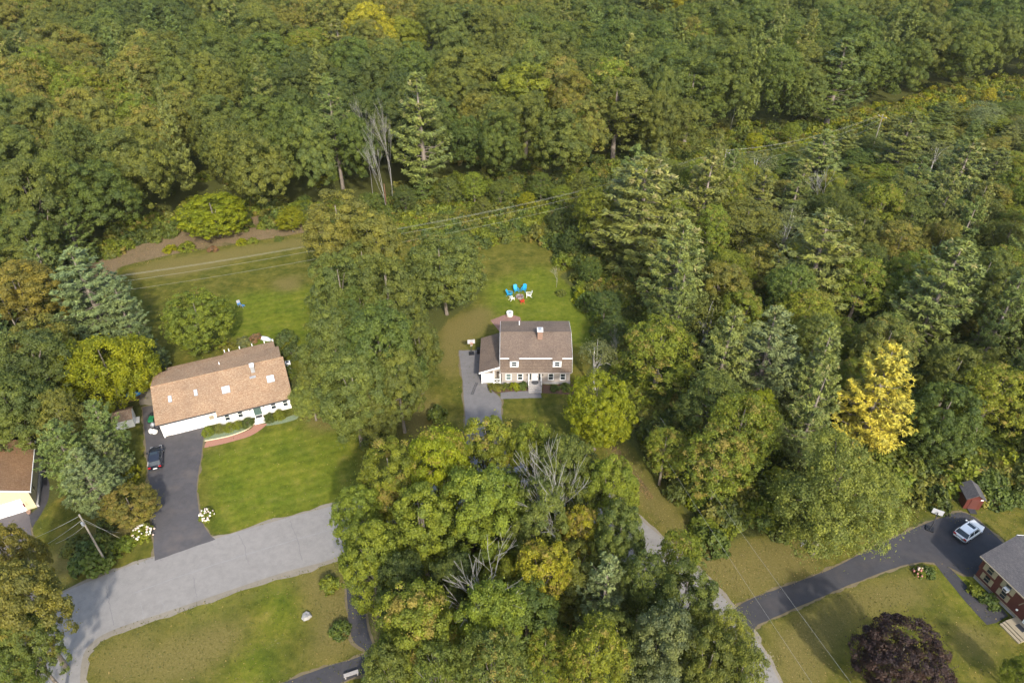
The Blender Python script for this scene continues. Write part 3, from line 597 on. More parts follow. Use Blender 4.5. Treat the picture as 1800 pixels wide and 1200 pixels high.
# ------------------------------------------------------------------ cars
def loft(secs):
    """closed shell through cross-sections, each a list of (x, z) at its y"""
    m = MB(); n = len(secs[0][1])
    for y, P in secs: m.v += [(x, y, z) for x, z in P]
    for i in range(len(secs)-1):
        for k in range(n): m.f.append((i*n+k, i*n+(k+1) % n, (i+1)*n+(k+1) % n, (i+1)*n+k))
    m.f.append(tuple(range(n))); m.f.append(tuple((len(secs)-1)*n+k for k in range(n-1, -1, -1))); return m
def car(label, loc, rz, L, W, H, paint, rails=True):
    root = thing('parked_car', label, 'car', loc, rz, None); a = W/2
    zb, zs_ = .24*H/1.6, .62*H           # sill, shoulder height
    def sec(y, w, top, rise=0.0):
        return (y, [(-w*.86, zb+rise), (w*.86, zb+rise), (w, zb+.12+rise), (w, top*.72), (w*.95, top*.93), (w*.78, top), (-w*.78, top), (-w*.95, top*.93), (-w, top*.72), (-w, zb+.12+rise)])
    h = L/2
    body = loft([sec(-h, a*.80, zs_*.86, .12), sec(-h+.06*L, a*.94, zs_*1.0, .04), sec(-h+.16*L, a, zs_*1.03), sec(0, a, zs_*1.02), sec(h-.28*L, a, zs_*.98), sec(h-.12*L, a*.96, zs_*.90, .02), sec(h-.03*L, a*.84, zs_*.80, .08), sec(h, a*.62, zs_*.66, .16)]).build('body', paint, root, True)
    def cab(y, w, z0, z1): return (y, [(-w, z0), (w, z0), (w*.80, z1), (w*.6, z1+.012), (-w*.6, z1+.012), (-w*.80, z1)])
    z0 = zs_*.99
    loft([cab(-h+.05*L, a*.80, z0, z0+.03), cab(-h+.16*L, a*.90, z0, H*.93), cab(-h+.40*L, a*.93, z0, H*.955), cab(-h+.56*L, a*.93, z0, H*.93), cab(-h+.74*L, a*.84, z0-.04, z0)]).build('windows', 'glass_dark', root)
    def top(y, w, z): return (y, [(-w, z), (w, z), (w*.92, z+.05), (-w*.92, z+.05)])
    rf = loft([top(-h+.13*L, a*.70, H*.925), top(-h+.22*L, a*.76, H*.94), top(-h+.40*L, a*.77, H*.955), top(-h+.57*L, a*.74, H*.93)]).build('roof_panel', paint, root)
    MB().box(-a*.5, a*.5, -h+.42*L, -h+.54*L, H*.955+.035, H*.955+.062).build('sunroof', 'glass_dark', rf)
    if rails:
        for s in (-1, 1): MB().tube([(s*a*.72, -h+.16*L, H*.985), (s*a*.74, -h+.30*L, H*1.01), (s*a*.72, -h+.54*L, H*.985)], .022, 5).build('roof_rail', 'metal_dark', root)
    for s in (-1, 1):
        for (ya, yb, za, zb_) in ((-h+.56*L, -h+.73*L, H*.925, z0+.0), (-h+.17*L, -h+.08*L, H*.92, z0), (-h+.37*L, -h+.37*L, H*.94, z0)):
            MB().tube([(s*a*.75, ya, za), (s*a*.90, yb, zb_)], .045, 5).build('pillar', paint, root)
        MB().box(s*(a+.10)-.10, s*(a+.10)+.08, -h+.66*L, -h+.70*L, z0-.02, z0+.13).build('mirror', paint, root)
        MB().box(s*a*.72-.16, s*a*.72+.16, -h-.012, -h+.10, zs_*.78, zs_*.96).build('tail_light', 'lamp_red', root)
        MB().box(s*a*.62-.17, s*a*.62+.17, h-.14, h-.045, zs_*.60, zs_*.76).build('headlight', 'lamp_clear', root)
        for y in (-h+.19*L, h-.19*L):
            t = MB().lathe([(.21, -.11), (.33, -.11), (.35, -.06), (.35, .06), (.33, .11), (.21, .11)], 18)
            t.v = [(s*(a-.085)+z, y+x_, .35+y_) for x_, y_, z in t.v]
            wh = t.build('wheel', 'tyre', root, True)
            r = MB().lathe([(.001, -.09), (.22, -.09), (.22, .09), (.001, .09)], 12); r.v = [(s*(a-.085)+z*1.1, y+x_, .35+y_) for x_, y_, z in r.v]; r.build('rim', 'rim', wh)
    MB().box(-.26, .26, -h-.02, -h+.02, zs_*.55, zs_*.70).build('number_plate', 'trim_white', root)
    MB().box(-a*.8, a*.8, -h-.03, -h+.12, zb+.08, zb+.26).build('rear_bumper', 'metal_dark', root)
    MB().box(-a*.55, a*.55, h-.06, h+.01, zb+.12, zs_*.52).build('grille', 'metal_dark', root)
    return root
car('dark blue-grey hatchback parked on the wide driveway beside the white house', (*G(276,809), .014), math.radians(21), 4.5, 1.84, 1.52, 'car_dark', False)
car('white sport utility car with roof rails parked by the red house', (*G(1700,938), .014), math.radians(-60), 4.25, 1.78, 1.6, 'car_white', True)

# ------------------------------------------------------------------ garden furniture and yard things
def adirondack(label, px, py, face, mat, big, group):
    root = thing('garden_chair', label, 'chair', G(px, py), 0, group)
    s = 1.0 if big else .82
    MB().prism([(-.3*s,-.42*s,.34*s),(.3*s,-.42*s,.34*s),(.3*s,.18*s,.22*s),(-.3*s,.18*s,.22*s)], (0,0,.04)).build('seat', mat, root)
    bk = [(-.3*s,.16*s,.24*s),(.3*s,.16*s,.24*s),(.34*s,.46*s,.95*s),(.18*s,.52*s,1.06*s),(-.18*s,.52*s,1.06*s),(-.34*s,.46*s,.95*s)]
    MB().prism(bk, (0,.04,.01)).build('backrest', mat, root)
    for sx in (-1, 1):
        MB().box(sx*.36*s-.07, sx*.36*s+.07, -.5*s, .3*s, .56*s, .595*s).build('armrest', mat, root)
        MB().box(sx*.37*s-.04, sx*.37*s+.04, -.46*s, -.38*s, 0, .56*s).build('leg', mat, root)
        MB().prism([(sx*.33*s-.03,.1*s,.25*s),(sx*.33*s-.03,.2*s,.25*s),(sx*.33*s-.03,.5*s,0),(sx*.33*s-.03,.4*s,0)], (.06,0,0)).build('leg', mat, root)
    fx, fy = G(913.5, 521.5); x, y = G(px, py)
    root.rotation_euler.z = math.atan2(fy-y, fx-x)+math.pi/2
    root.scale = (1.15,)*3
    return root
for lab, px, py, mat, big in (('bright blue garden chair beside the small white chair at the fire pit', 895, 519, 'plastic_blue', True), ('bright blue garden chair between two blue chairs at the fire pit', 907, 512, 'plastic_blue', True),
                              ('bright blue garden chair between a blue and a white chair at the fire pit', 921, 511, 'plastic_blue', True), ('small white garden chair next to a blue chair and the red one', 899, 527, 'plastic_white', False),
                              ('large white garden chair standing apart at the fire pit', 930, 521, 'plastic_white', True), ('red garden chair at the fire pit, back to the house', 918, 532, 'plastic_red', False)):
    adirondack(lab, px, py, 0, mat, big, 'chairs round the fire pit')
fp = thing('fire_pit', 'round stone fire pit ringed by garden chairs', 'fire pit', G(913.5, 522.5))
for k in range(14):
    a = 2*math.pi*k/14
    m = MB().box(-.10, .10, -.145, .145, 0, .30+.02*(k % 3)); o = m.build('stone', 'stone' if k % 3 else 'brick_patio', fp, loc=(.68*math.cos(a), .68*math.sin(a), 0), rz=a)
MB().lathe([(.001, .05), (.57, .05), (.57, .0)], 20).build('ash_bed', 'ash', fp)
o = tag(MB().lathe([(.001,0),(.56,0),(.60,.1),(.62,.8),(.60,.86),(.42,.86),(.40,.72),(.001,.70)], 24).build('round_planter', 'plastic_white', None, True, loc=(*G(896, 555), 0)), 'round white planter tub at the edge of the brick patio', 'planter')
MB().lathe([(.001,.74),(.39,.74),(.39,.70)], 16).build('soil', 'metal_grey', o)
def hoop(label, px, py, rz, side):
    r = thing('basketball_hoop', label, 'basketball hoop', G(px, py), rz)
    MB().box(-.45, .45, -.35, .5, 0, .18).build('base', 'plastic_black', r)
    MB().tube([(0,.3,.15),(0,.25,1.6),(0,-.2,2.9)], .06, 8).build('pole', 'metal_dark', r)
    b = MB().box(-.62, .62, -.36, -.32, 2.45, 3.25).build('backboard', 'cloth_grey', r)
    m = MB()
    for x0, x1, z0, z1 in ((-.2,.2,2.88,2.92),(-.2,.2,2.6,2.64),(-.2,-.16,2.6,2.92),(.16,.2,2.6,2.92),(-.55,.55,3.17,3.2)): m.box(x0, x1, -.37, -.362, z0, z1)
    m.build('target_square', 'plastic_black', b)
    m = MB(); m.tube([(.24*math.cos(2*math.pi*k/16), -.64+.24*math.sin(2*math.pi*k/16), 2.6) for k in range(17)], .025, 5).build('rim', 'rim_orange', r)
    m = MB()
    for k in range(8):
        a = 2*math.pi*k/8; m.tube([(.23*math.cos(a), -.64+.23*math.sin(a), 2.58), (.13*math.cos(a+.35), -.64+.13*math.sin(a+.35), 2.15)], .012, 4)
    m.build('net', 'trim_white', r)
hoop('basketball hoop with white backboard at the end of the grey driveway', 829, 622, math.radians(8), 1)
hoop('basketball hoop on the lawn beside the long black driveway', 1634, 929, math.radians(150), 1)
o = thing('trash_bin', 'black wheeled bin beside the lean-to wing of the tan house', 'bin', G(842, 621)); MB().prism([(-.3,-.3,.1),(.3,-.3,.1),(.3,.3,.1),(-.3,.3,.1)], (0,0,.9)).build('bin_body', 'plastic_black', o); MB().box(-.34,.34,-.36,.34,1.0,1.08).build('lid', 'plastic_black', o)
mw = thing('riding_mower', 'covered mower with pale front parked on shaded grass', 'mower', G(767, 771), math.radians(-25))
MB().prism([(-.9,-.42,.18),(.9,-.42,.18),(.9,.42,.18),(-.9,.42,.18)], (0,0,.28)).build('deck', 'metal_dark', mw)
MB().ball((.25,0,.62), .62, 12, 6, .6).build('cover', 'cloth_dark', mw, True); MB().ball((-.75,.05,.55), .40, 10, 6, .8).build('hood', 'cloth_grey', mw, True)
MB().tube([(.9,-.45,.2),(1.1,0,.22),(.9,.45,.2)], .07, 6).build('bumper', 'paint_green', mw)
for x, y in ((-.6,.42),(-.6,-.42),(.6,.42),(.6,-.42)):
    t = MB().lathe([(.06,-.08),(.24,-.08),(.24,.08),(.06,.08)], 12); t.v = [(x+a, y+c, .24+b) for a, b, c in t.v]; t.build('wheel', 'tyre', mw)
tr = thing('garden_tractor', 'green garden tractor standing against the white garage side', 'tractor', G(269, 738), math.radians(10))
MB().box(-.35,.35,-.9,.1,.35,.75).build('hood', 'paint_green', tr); MB().box(-.45,.45,.1,.9,.3,.55).build('rear_deck', 'paint_green', tr); MB().box(-.25,.25,.35,.75,.55,.95).build('seat', 'plastic_black', tr)
MB().tube([(0,.05,.7),(0,.25,1.05)], .03, 5).build('steering_column', 'metal_dark', tr)
for x, y, r in ((-.45,-.6,.22),(.45,-.6,.22),(-.5,.55,.33),(.5,.55,.33)):
    t = MB().lathe([(.05,-.1),(r,-.1),(r,.1),(.05,.1)], 14); t.v = [(x+c, y+a, r+b) for a, b, c in t.v]; t.build('wheel', 'tyre', tr)
for i, (px, py, r_, mt, lab) in enumerate(((270, 749, .38, 'metal_grey', 'grey bin bag behind the green garden tractor'), (277, 752, .42, 'metal_dark', 'dark bin bag against the white garage side'), (267, 760, .42, 'bag_white', 'white bag on the drive, the nearer to the lawn edge'), (273, 761, .46, 'bag_white', 'fat white bag on the drive beside the garage corner'))):
    m = MB().lathe([(.001,0),(r_*.8,.02),(r_,.25),(r_*.85,.5),(r_*.35,.66),(r_*.12,.7),(r_*.18,.8),(.001,.82)], 12); rr = random.Random(i)
    m.v = [(x*(1+rr.uniform(-.12,.12)), y*(1+rr.uniform(-.12,.12)), z) for x, y, z in m.v]
    tag(m.build('rubbish_bag', mt, None, True, loc=(*G(px, py), .014)), lab, 'bag')
tp = thing('tarp_pile', 'blue tarpaulin over a low pile behind the garden shed', 'tarpaulin', G(234, 694), RA)
m = MB().lathe([(.001,.62),(.5,.58),(.85,.45),(1.0,.1),(1.05,0)], 14); rr = random.Random(5); m.v = [(x*1.1+rr.uniform(-.05,.05), y*.6+rr.uniform(-.05,.05), max(0, z+rr.uniform(-.05,.05))) for x, y, z in m.v]; m.build('tarpaulin', 'tarp_blue', tp, False)
MB().box(-1.2,1.0,-1.6,-.9,0,.25).build('wood_stack', 'wood_brown', tp)
for i, (px, py) in enumerate(((421, 537), (427, 540))):
    c = thing('lawn_chair', 'blue-grey folding chair out on the back lawn, ' + ('the one beside the tree' if i == 0 else 'the one farther from the tree'), 'chair', G(px, py), .6+2.2*i, 'folding chairs on the back lawn')
    MB().box(-.3,.3,-.3,.3,.36,.42).build('seat', 'tarp_blue', c); MB().prism([(-.3,.28,.4),(.3,.28,.4),(.3,.45,.95),(-.3,.45,.95)], (0,.04,0)).build('backrest', 'metal_grey', c)
    for x in (-.27,.27):
        for y in (-.27,.27): MB().box(x-.025,x+.025,y-.025,y+.025,0,.36).build('leg', 'metal_grey', c)
rk = MB().lathe([(.001,0),(.5,0),(.55,.2),(.4,.42),(.001,.46)], 7); rr = random.Random(9); rk.v = [(x*(1+rr.uniform(-.25,.25)), y*(1+rr.uniform(-.2,.2))*1.1, z*(1+rr.uniform(-.2,.2))) for x, y, z in rk.v]
tag(rk.build('boulder', 'stone', loc=(*G(539,1084), 0)), 'pale boulder alone on the dry front lawn', 'boulder')
be = thing('bench', 'small pale bench beside the dark lower driveway', 'bench', G(618,1187), math.radians(20))
MB().box(-.75,.75,-.2,.2,.4,.46).build('seat', 'wood_grey', be)
for x in (-.62,.62): MB().box(x-.06,x+.06,-.18,.18,0,.4).build('leg', 'wood_grey', be)
st = thing('cut_stump', 'pale cut stump under the big sage-green tree', 'stump', G(1411, 953)); MB().lathe([(.34,0),(.26,.2),(.24,.42),(.001,.43)], 10).build('stump_wood', 'bark_pale', st)
for a in (.4, 2.2, 4.1): MB().tube([(.15*math.cos(a),.15*math.sin(a),.12),(.75*math.cos(a),.75*math.sin(a),.02)], [.1,.04], 5).build('root', 'bark_dead', st)
ka = thing('upturned_boat', 'white upturned rowing boat behind the white house porch', 'boat', G(466, 596), math.radians(70))
loft([(-1.3,[(-.3,0),(.3,0),(.2,.2),(-.2,.2)]),(-.4,[(-.5,0),(.5,0),(.3,.42),(-.3,.42)]),(.5,[(-.48,0),(.48,0),(.26,.4),(-.26,.4)]),(1.5,[(-.05,0),(.05,0),(.03,.2),(-.03,.2)])]).build('hull', 'trim_white', ka, True)
for i, (px, py) in enumerate(((507, 643), (509, 655))):
    u = thing('outdoor_unit', 'white air unit at the white house end wall, ' + ('toward the back' if i == 0 else 'toward the front'), 'air unit', G(px, py), RA, 'air units at the end wall')
    MB().box(-.4,.4,-.3,.3,.1,.85).build('casing', 'trim_white', u); MB().lathe([(.001,.86),(.26,.86),(.26,.85)], 16).build('fan_grille', 'metal_dark', u)
ld = thing('ladder', 'ladder lying on the grey driveway', 'ladder', G(834, 683), math.radians(-12))
for x in (-.16, .16): MB().box(x-.025, x+.025, -1.5, 1.5, .02, .09).build('rail', 'metal_dark', ld)
for k in range(9): MB().box(-.135, .135, -1.35+.33*k, -1.31+.33*k, .04, .07).build('rung', 'metal_dark', ld)

# ------------------------------------------------------------------ poles and wires
def sag(a, b, s, n=22):
    a, b = Vector(a), Vector(b); return [tuple(a.lerp(b, k/n) - Vector((0, 0, s*4*(k/n)*(1-k/n)))) for k in range(n+1)]
def upole(label, x, y, h, rz=0.0, arm=True):
    r = thing('utility_pole', label, 'utility pole', (x, y, 0), rz)
    MB().tube([(0,0,-.2),(0,0,h)], [.13,.085], 10).build('pole', 'wood_pole', r)
    if arm:
        a = MB().box(-.06,.06,-1.25,1.25,h-.55,h-.40).build('crossarm', 'wood_pole', r)
        for y_ in (-1.15, 0, 1.15): MB().lathe([(.03,0),(.06,.05),(.04,.12),(.06,.17),(.001,.2)], 8, (0, y_, h-.40 if y_ else h)).build('insulator', 'trim_white', r)
    return r
P1 = (50.0, 155.0); P2 = (-24.5, 116.0); P3 = (-84.0, 95.0)
upole('grey utility pole with crossarm rising from the woods along the line', *P1, 12.5, math.radians(27)); upole('utility pole hidden among the big oaks', *P2, 11.2, math.radians(22)); upole('utility pole among the pines by the back lawn', *P3, 11.2, math.radians(19))
P0 = (98.0, 181.0); upole('utility pole half hidden past the crossarm pole', *P0, 12.3, math.radians(27))
k = 0
LW = ('upper rear power line above the shrubs', 'upper middle power line above the shrubs', 'upper front power line above the shrubs', 'lower single power line above the shrubs')
for off, hz in ((1.25, 0), (0.2, .35), (-1.15, 0), (-.1, -2.3)):
    w = thing('power_line', ('rear', 'top', 'front', 'lowest')[k] + ' wire of the power line along the shrub corridor', 'power line', group='wires of the power line')
    for A, B, s, ha, hb in ((P0, P1, 1.8, 12.0, 12.0), (P1, P2, 1.5, 12.0, 10.7), (P2, P3, .9, 10.7, 10.7)):
        d = (Vector((B[0], B[1], 0))-Vector((A[0], A[1], 0))).normalized(); n_ = Vector((d.y, -d.x, 0))*off
        MB().tube(sag((A[0]+n_.x, A[1]+n_.y, ha+hz), (B[0]+n_.x, B[1]+n_.y, hb+hz), s), .012, 4).build('wire_span', 'wire', w)
    k += 1
LP = G(139, 904, 9.2); upole('leaning pale utility pole by the road with guy wire', LP[0], LP[1], 9.2, 0, False)
tf = bpy.data.objects['utility_pole.004'] if 'utility_pole.004' in bpy.data.objects else None
if tf:
    MB().box(-.12,.12,-.3,-.14,7.6,8.1).build('bracket', 'metal_grey', tf)
w = thing('guy_wire', 'guy wire with yellow sleeve running from the roadside pole to the grass', 'wire'); gx, gy = G(218, 949)
MB().tube([(LP[0], LP[1], 8.6), (gx, gy, 0)], .02, 4).build('wire_span', 'wire', w)
MB().tube([tuple(Vector((gx, gy, 0)).lerp(Vector((LP[0], LP[1], 8.6)), t)) for t in (.01, .26)], .05, 6).build('guard', 'flower_yellow' if 'flower_yellow' in MATS else 'trim_cream', w)
for i, ((ex, ey), hz, lab) in enumerate(((G(10, 965, 5.5), 9.0, 'top service wire from the roadside pole over the yellow house drive'), (G(40, 980, 5.5), 8.3, 'middle service wire from the roadside pole over the yellow house drive'), (G(95, 950, 6.0), 7.4, 'short lower service wire from the roadside pole'))):
    w = thing('service_wire', lab, 'wire'); MB().tube(sag((LP[0], LP[1], hz), (ex, ey, 5.5), .25), .016, 4).build('wire_span', 'wire', w)
w = thing('service_wire', 'thin wire from the roadside pole over the hydrangea bush', 'wire'); MB().tube(sag((LP[0], LP[1], 8.2), (*G(216, 946), 1.2), .5), .012, 4).build('wire_span', 'wire', w)
for i, lab in enumerate(('upper wire crossing the lawn below the long black driveway', 'lower wire crossing the lawn below the long black driveway')):
    a = G(1160-22*i, 735+12*i, 8); b = G(1500-60*i, 1205, 8)
    w = thing('service_wire', lab, 'wire'); MB().tube(sag((*a, 8.2-.8*i), (*b, 8.0-.8*i), .3), .009, 4).build('wire_span', 'wire', w)

# ------------------------------------------------------------------ foliage generators
def unit(a): return a/np.maximum(np.linalg.norm(a, axis=-1, keepdims=True), 1e-9)
def cards(C, N, s, asp, rng, bend=.25, along=None):
    """one leaf-shaped four-cornered face per row"""
    N = unit(N); t = rng.normal(size=C.shape) if along is None else along
    t = unit(t - N*np.sum(t*N, -1, keepdims=True)); b = np.cross(N, t); s = s[:, None]
    V = np.stack([C+t*s-N*s*bend, C+b*s*asp, C-t*s-N*s*bend*.4, C-b*s*asp], 1)
    return V.reshape(-1, 3)
def leaf_mesh(name, V, mat, v, p, t):
    n = len(V)//4; me = bpy.data.meshes.new(name)
    me.vertices.add(len(V)); me.vertices.foreach_set('co', V.astype(np.float32).ravel())
    me.loops.add(len(V)); me.loops.foreach_set('vertex_index', np.arange(len(V), dtype=np.int32))
    me.polygons.add(n); me.polygons.foreach_set('loop_start', np.arange(0, len(V), 4, dtype=np.int32)); me.polygons.foreach_set('loop_total', np.full(n, 4, np.int32))
    me.update(calc_edges=True)
    for nm, a in (('v', v), ('p', p), ('t', t)):
        at = me.attributes.new(nm, 'FLOAT', 'FACE'); at.data.foreach_set('value', np.asarray(a, np.float32))
    me.materials.append(MATS[mat]); return me
def sph(rng, n, up=0.0):
    d = unit(rng.normal(size=(n, 3))); d[:, 2] += up; return unit(d)

def broadleaf(seed, H=16., RR=4.8, zc=.63, rz=.37, nl=13, pr=(.55, .95), dens=62, leaf=.20, lob=.50, up=.45, droop=0.0, bark='bark', npuff=26, low=False, asp=.62, stray=.06, spread=(.36, .60)):
    rng = np.random.default_rng(seed); c0 = np.array([0, 0, H*zc]); ax = np.array([RR, RR, H*rz])
    d = sph(rng, nl, .25 if not low else -.05); lc = c0 + d*ax*rng.uniform(*spread, (nl, 1)); lr = RR*rng.uniform(lob*.72, lob*1.08, nl)
    lc = np.vstack([lc, c0+np.array([0, 0, H*rz*.45])]); lr = np.r_[lr, RR*lob]
    PC, PD, PR = [], [], []
    for c, r in zip(lc, lr):
        n = int(npuff*(r/(RR*lob))**2); dd = sph(rng, n, up); rad = r*rng.uniform(.78, 1.16, n); q = c+dd*rad[:, None]*np.array([1, 1, .85])
        PC.append(q); PD.append(unit(dd*.7+unit((q-c0)/ax)*.6+np.array([0, 0, .35]))); PR.append(rng.uniform(*pr, n))
    PC, PD, PR = np.vstack(PC), np.vstack(PD), np.hstack(PR)
    deep = np.zeros(len(PC), bool)
    for c, r in zip(lc, lr): deep |= np.linalg.norm(PC-c, axis=1) < r*.68
    k = ~deep | (rng.random(len(PC)) < .12); PC, PD, PR = PC[k], PD[k], PR[k]
    if not low: k = PC[:, 2] > H*.16; PC, PD, PR = PC[k], PD[k], PR[k]
    cnt = (dens*(PR/.75)**2*rng.uniform(.75, 1.25, len(PR))).astype(int); ii = np.repeat(np.arange(len(PC)), cnt); n = len(ii)
    dd = unit(sph(rng, n)+PD[ii]*.95); rad = PR[ii]*rng.uniform(.68, 1.06, n)
    C = PC[ii]+dd*rad[:, None]*np.array([1, 1, .72]); C[:, 2] -= droop*PR[ii]*rng.uniform(0, 1.6, n)
    m = rng.random(n) < stray; C[m] += rng.normal(size=(m.sum(), 3))*.45
    N = dd+rng.normal(size=(n, 3))*.42+np.array([0, 0, .25])
    pp = rng.random(len(PC)); hgt = np.clip((PC[:, 2]-H*.3)/(H*.7), 0, 1)
    tt = np.clip(rng.random(len(PC))*1.25-hgt*.25, 0, 1)
    me = leaf_mesh('crown', cards(C, N, leaf*rng.uniform(.7, 1.35, n), asp, rng, .3 if not droop else .7), 'leaf', rng.random(n), np.clip(pp[ii]+rng.normal(size=n)*.12, 0, 1), np.clip(tt[ii]+rng.normal(size=n)*.05, 0.001, 1))
    tm = MB(); r0 = .022*H*.85; lean = rng.normal(size=2)*.25
    tm.tube([(0,0,-.15),(lean[0]*.1,lean[1]*.1,.5),(lean[0]*.5,lean[1]*.5,H*.28),(lean[0],lean[1],H*.55),(lean[0],lean[1],H*.8)], [r0*1.35,r0,r0*.8,r0*.5,r0*.15], 8)
    for c, r in zip(lc[:9], lr[:9]):
        z0 = min(H*rng.uniform(.26, .5), c[2]*.85); mid = np.array([c[0]*.45, c[1]*.45, (z0+c[2])/2+.3])
        tm.tube([(lean[0]*.6, lean[1]*.6, z0), tuple(mid), tuple(c), tuple(c+(c-c0)*.45)], [r0*.45, r0*.32, r0*.18, r0*.06], 5)
    return me, tm.mesh('trunk', bark, True)

def pine(seed, H=20., RR=4.6, base=.22, nw=17, spread=(.75, 1.05), card=.22, plate=.33, upc=.18, conic=.8, dens=1.0, bark='bark', tipz=.5, broken=.12):
    rng = np.random.default_rng(seed); C, N, S, A, vv, pp, tt = [], [], [], [], [], [], []
    tm = MB(); lean = rng.normal(size=2)*.3; r0 = .017*H
    tm.tube([(0,0,-.15),(0,0,.6),(lean[0]*.5,lean[1]*.5,H*.5),(lean[0],lean[1],H*.98)], [r0*1.3,r0,r0*.7,.03], 8)
    for w in range(nw):
        f = w/(nw-1); z = H*(base+(0.985-base)*f**.92); prof = (1-f)**conic*(.55+.45*min(1, f*4+.25)) + .07
        for b in range(rng.integers(5, 8)):
            if rng.random() < broken: continue
            L = RR*prof*rng.uniform(*spread); a = rng.uniform(0, 2*math.pi); rise = upc*(.35+1.1*f)*rng.uniform(-.2, 1.7)
            dirv = np.array([math.cos(a), math.sin(a), 0]); sd = np.array([-dirv[1], dirv[0], 0]); o = np.array([lean[0]*f, lean[1]*f, min(H*.985, z+rng.normal()*H*.017)])
            zf_ = lambda u: L*(rise*u + .22*u*u - .14*math.sin(u*3.1))
            tm.tube([tuple(o), tuple(o+dirv*L*.5+np.array([0,0,zf_(.5)])), tuple(o+dirv*L*.95+np.array([0,0,zf_(.95)]))], [r0*.22*(1-f*.6), r0*.13*(1-f*.6), .015], 4, False)
            ns = max(4, int(L*4.2*dens)); pb = rng.random()
            for k in range(ns):
                u = .22+.80*(k+rng.random())/ns; wd = plate*L*(.25+1.0*math.sin(min(1, u*1.05)*2.6))*(1.0 if f < .85 else .7); q = rng.uniform(-1, 1)
                pos = o+dirv*L*(u-.12*abs(q))+sd*q*wd+np.array([0, 0, zf_(u)+rng.normal()*.07+.22*(1-abs(q))-.10])
                m = int(rng.integers(13, 19)*dens); tuft = unit(rng.normal(size=(m, 3))*.6+dirv*.9+sd*q*.7+np.array([0, 0, .35+.4*f]))
                C.append(pos+tuft*card*.75+rng.normal(size=(m, 3))*.10); A.append(tuft); N.append(rng.normal(size=(m, 3))*.45+np.array([0, 0, 1.0])+dirv*.25)
                S.append(card*rng.uniform(.75, 1.3, m)); vv.append(rng.random(m)); pp.append(np.clip(.6*pb+.4*rng.random()+rng.normal(size=m)*.1, 0, 1))
                tv = rng.random()*1.1 + max(0, (tipz-f))*1.6 + max(0, .8-u)*1.2; tt.append(np.clip(np.full(m, tv)+rng.normal(size=m)*.05, .001, 1))
    C, N, A = np.vstack(C), np.vstack(N), np.vstack(A)
    me = leaf_mesh('crown', cards(C, N, np.hstack(S), .30, np.random.default_rng(seed+1), .18, A), 'needle', np.hstack(vv), np.hstack(pp), np.hstack(tt))
    return me, tm.mesh('trunk', bark, True)

def branching(seed, H=12., spread=.5, depth_=5, mat='bark_dead', first=.36, r0=.075, n0=3, twig=1.0):
    rr = random.Random(seed); m = MB()
    def grow(p, d, L, r, lev):
        q = p+d*L*.5+Vector((rr.uniform(-1,1), rr.uniform(-1,1), rr.uniform(-.3,.6)))*L*.06; e = q+(d+Vector((rr.uniform(-1,1), rr.uniform(-1,1), rr.uniform(0,.5)))*.14).normalized()*L*.5
        m.tube([tuple(p), tuple(q), tuple(e)], [r, r*.86, r*.70], 6 if lev < 2 else 4, lev == 0)
        if lev >= depth_: return
        for k in range(n0 if lev else n0+1):
            s = spread*(1.0 if k else .35); nd = (d+Vector((rr.uniform(-1,1), rr.uniform(-1,1), rr.uniform(-.25,.55)))*s*1.5).normalized()
            st = e if k == 0 else p.lerp(e, rr.uniform(.45, .98)); grow(st, nd, L*rr.uniform(.58, .80), max(.012, r*.58*(1 if k == 0 else .8)), lev+1)
    grow(Vector((0, 0, -.1)), Vector((rr.uniform(-.08,.08), rr.uniform(-.08,.08), 1)).normalized(), H*first, r0, 0)
    return m.mesh('branches', mat, True)

def bush(seed, RR=1.2, H=1.4, n=900, leaf=.13, npuff=40, flat=.8):
    rng = np.random.default_rng(seed); d = sph(rng, npuff, .55); d[:, 2] = np.abs(d[:, 2]); PC = d*np.array([RR, RR, H])*rng.uniform(.55, .85, (npuff, 1)); PR = rng.uniform(.22, .38, npuff)*RR
    ii = rng.integers(0, npuff, n); dd = unit(sph(rng, n)+unit(PC[ii]+np.array([0, 0, .3]))*.8); C = PC[ii]+dd*(PR[ii]*rng.uniform(.5, 1.1, n))[:, None]; C[:, 2] = np.maximum(C[:, 2], .03)
    N = dd+rng.normal(size=(n, 3))*.5+np.array([0, 0, .3]); p = rng.random(npuff)
    return leaf_mesh('foliage', cards(C, N, leaf*rng.uniform(.7, 1.35, n), .6, rng, .3), 'leaf', rng.random(n), np.clip(p[ii]+rng.normal(size=n)*.15, 0, 1), rng.random(npuff)[ii])
def stems(RR=1.0, H=1.2, seed=0, mat='bark'):
    rr = random.Random(seed); m = MB()
    for k in range(7):
        a = rr.uniform(0, 6.28); m.tube([(0, 0, -.05), (math.cos(a)*RR*.3, math.sin(a)*RR*.3, H*.4), (math.cos(a)*RR*.6, math.sin(a)*RR*.6, H*.75)], [.04, .03, .012], 4, False)
    return m.mesh('stems', mat, True)

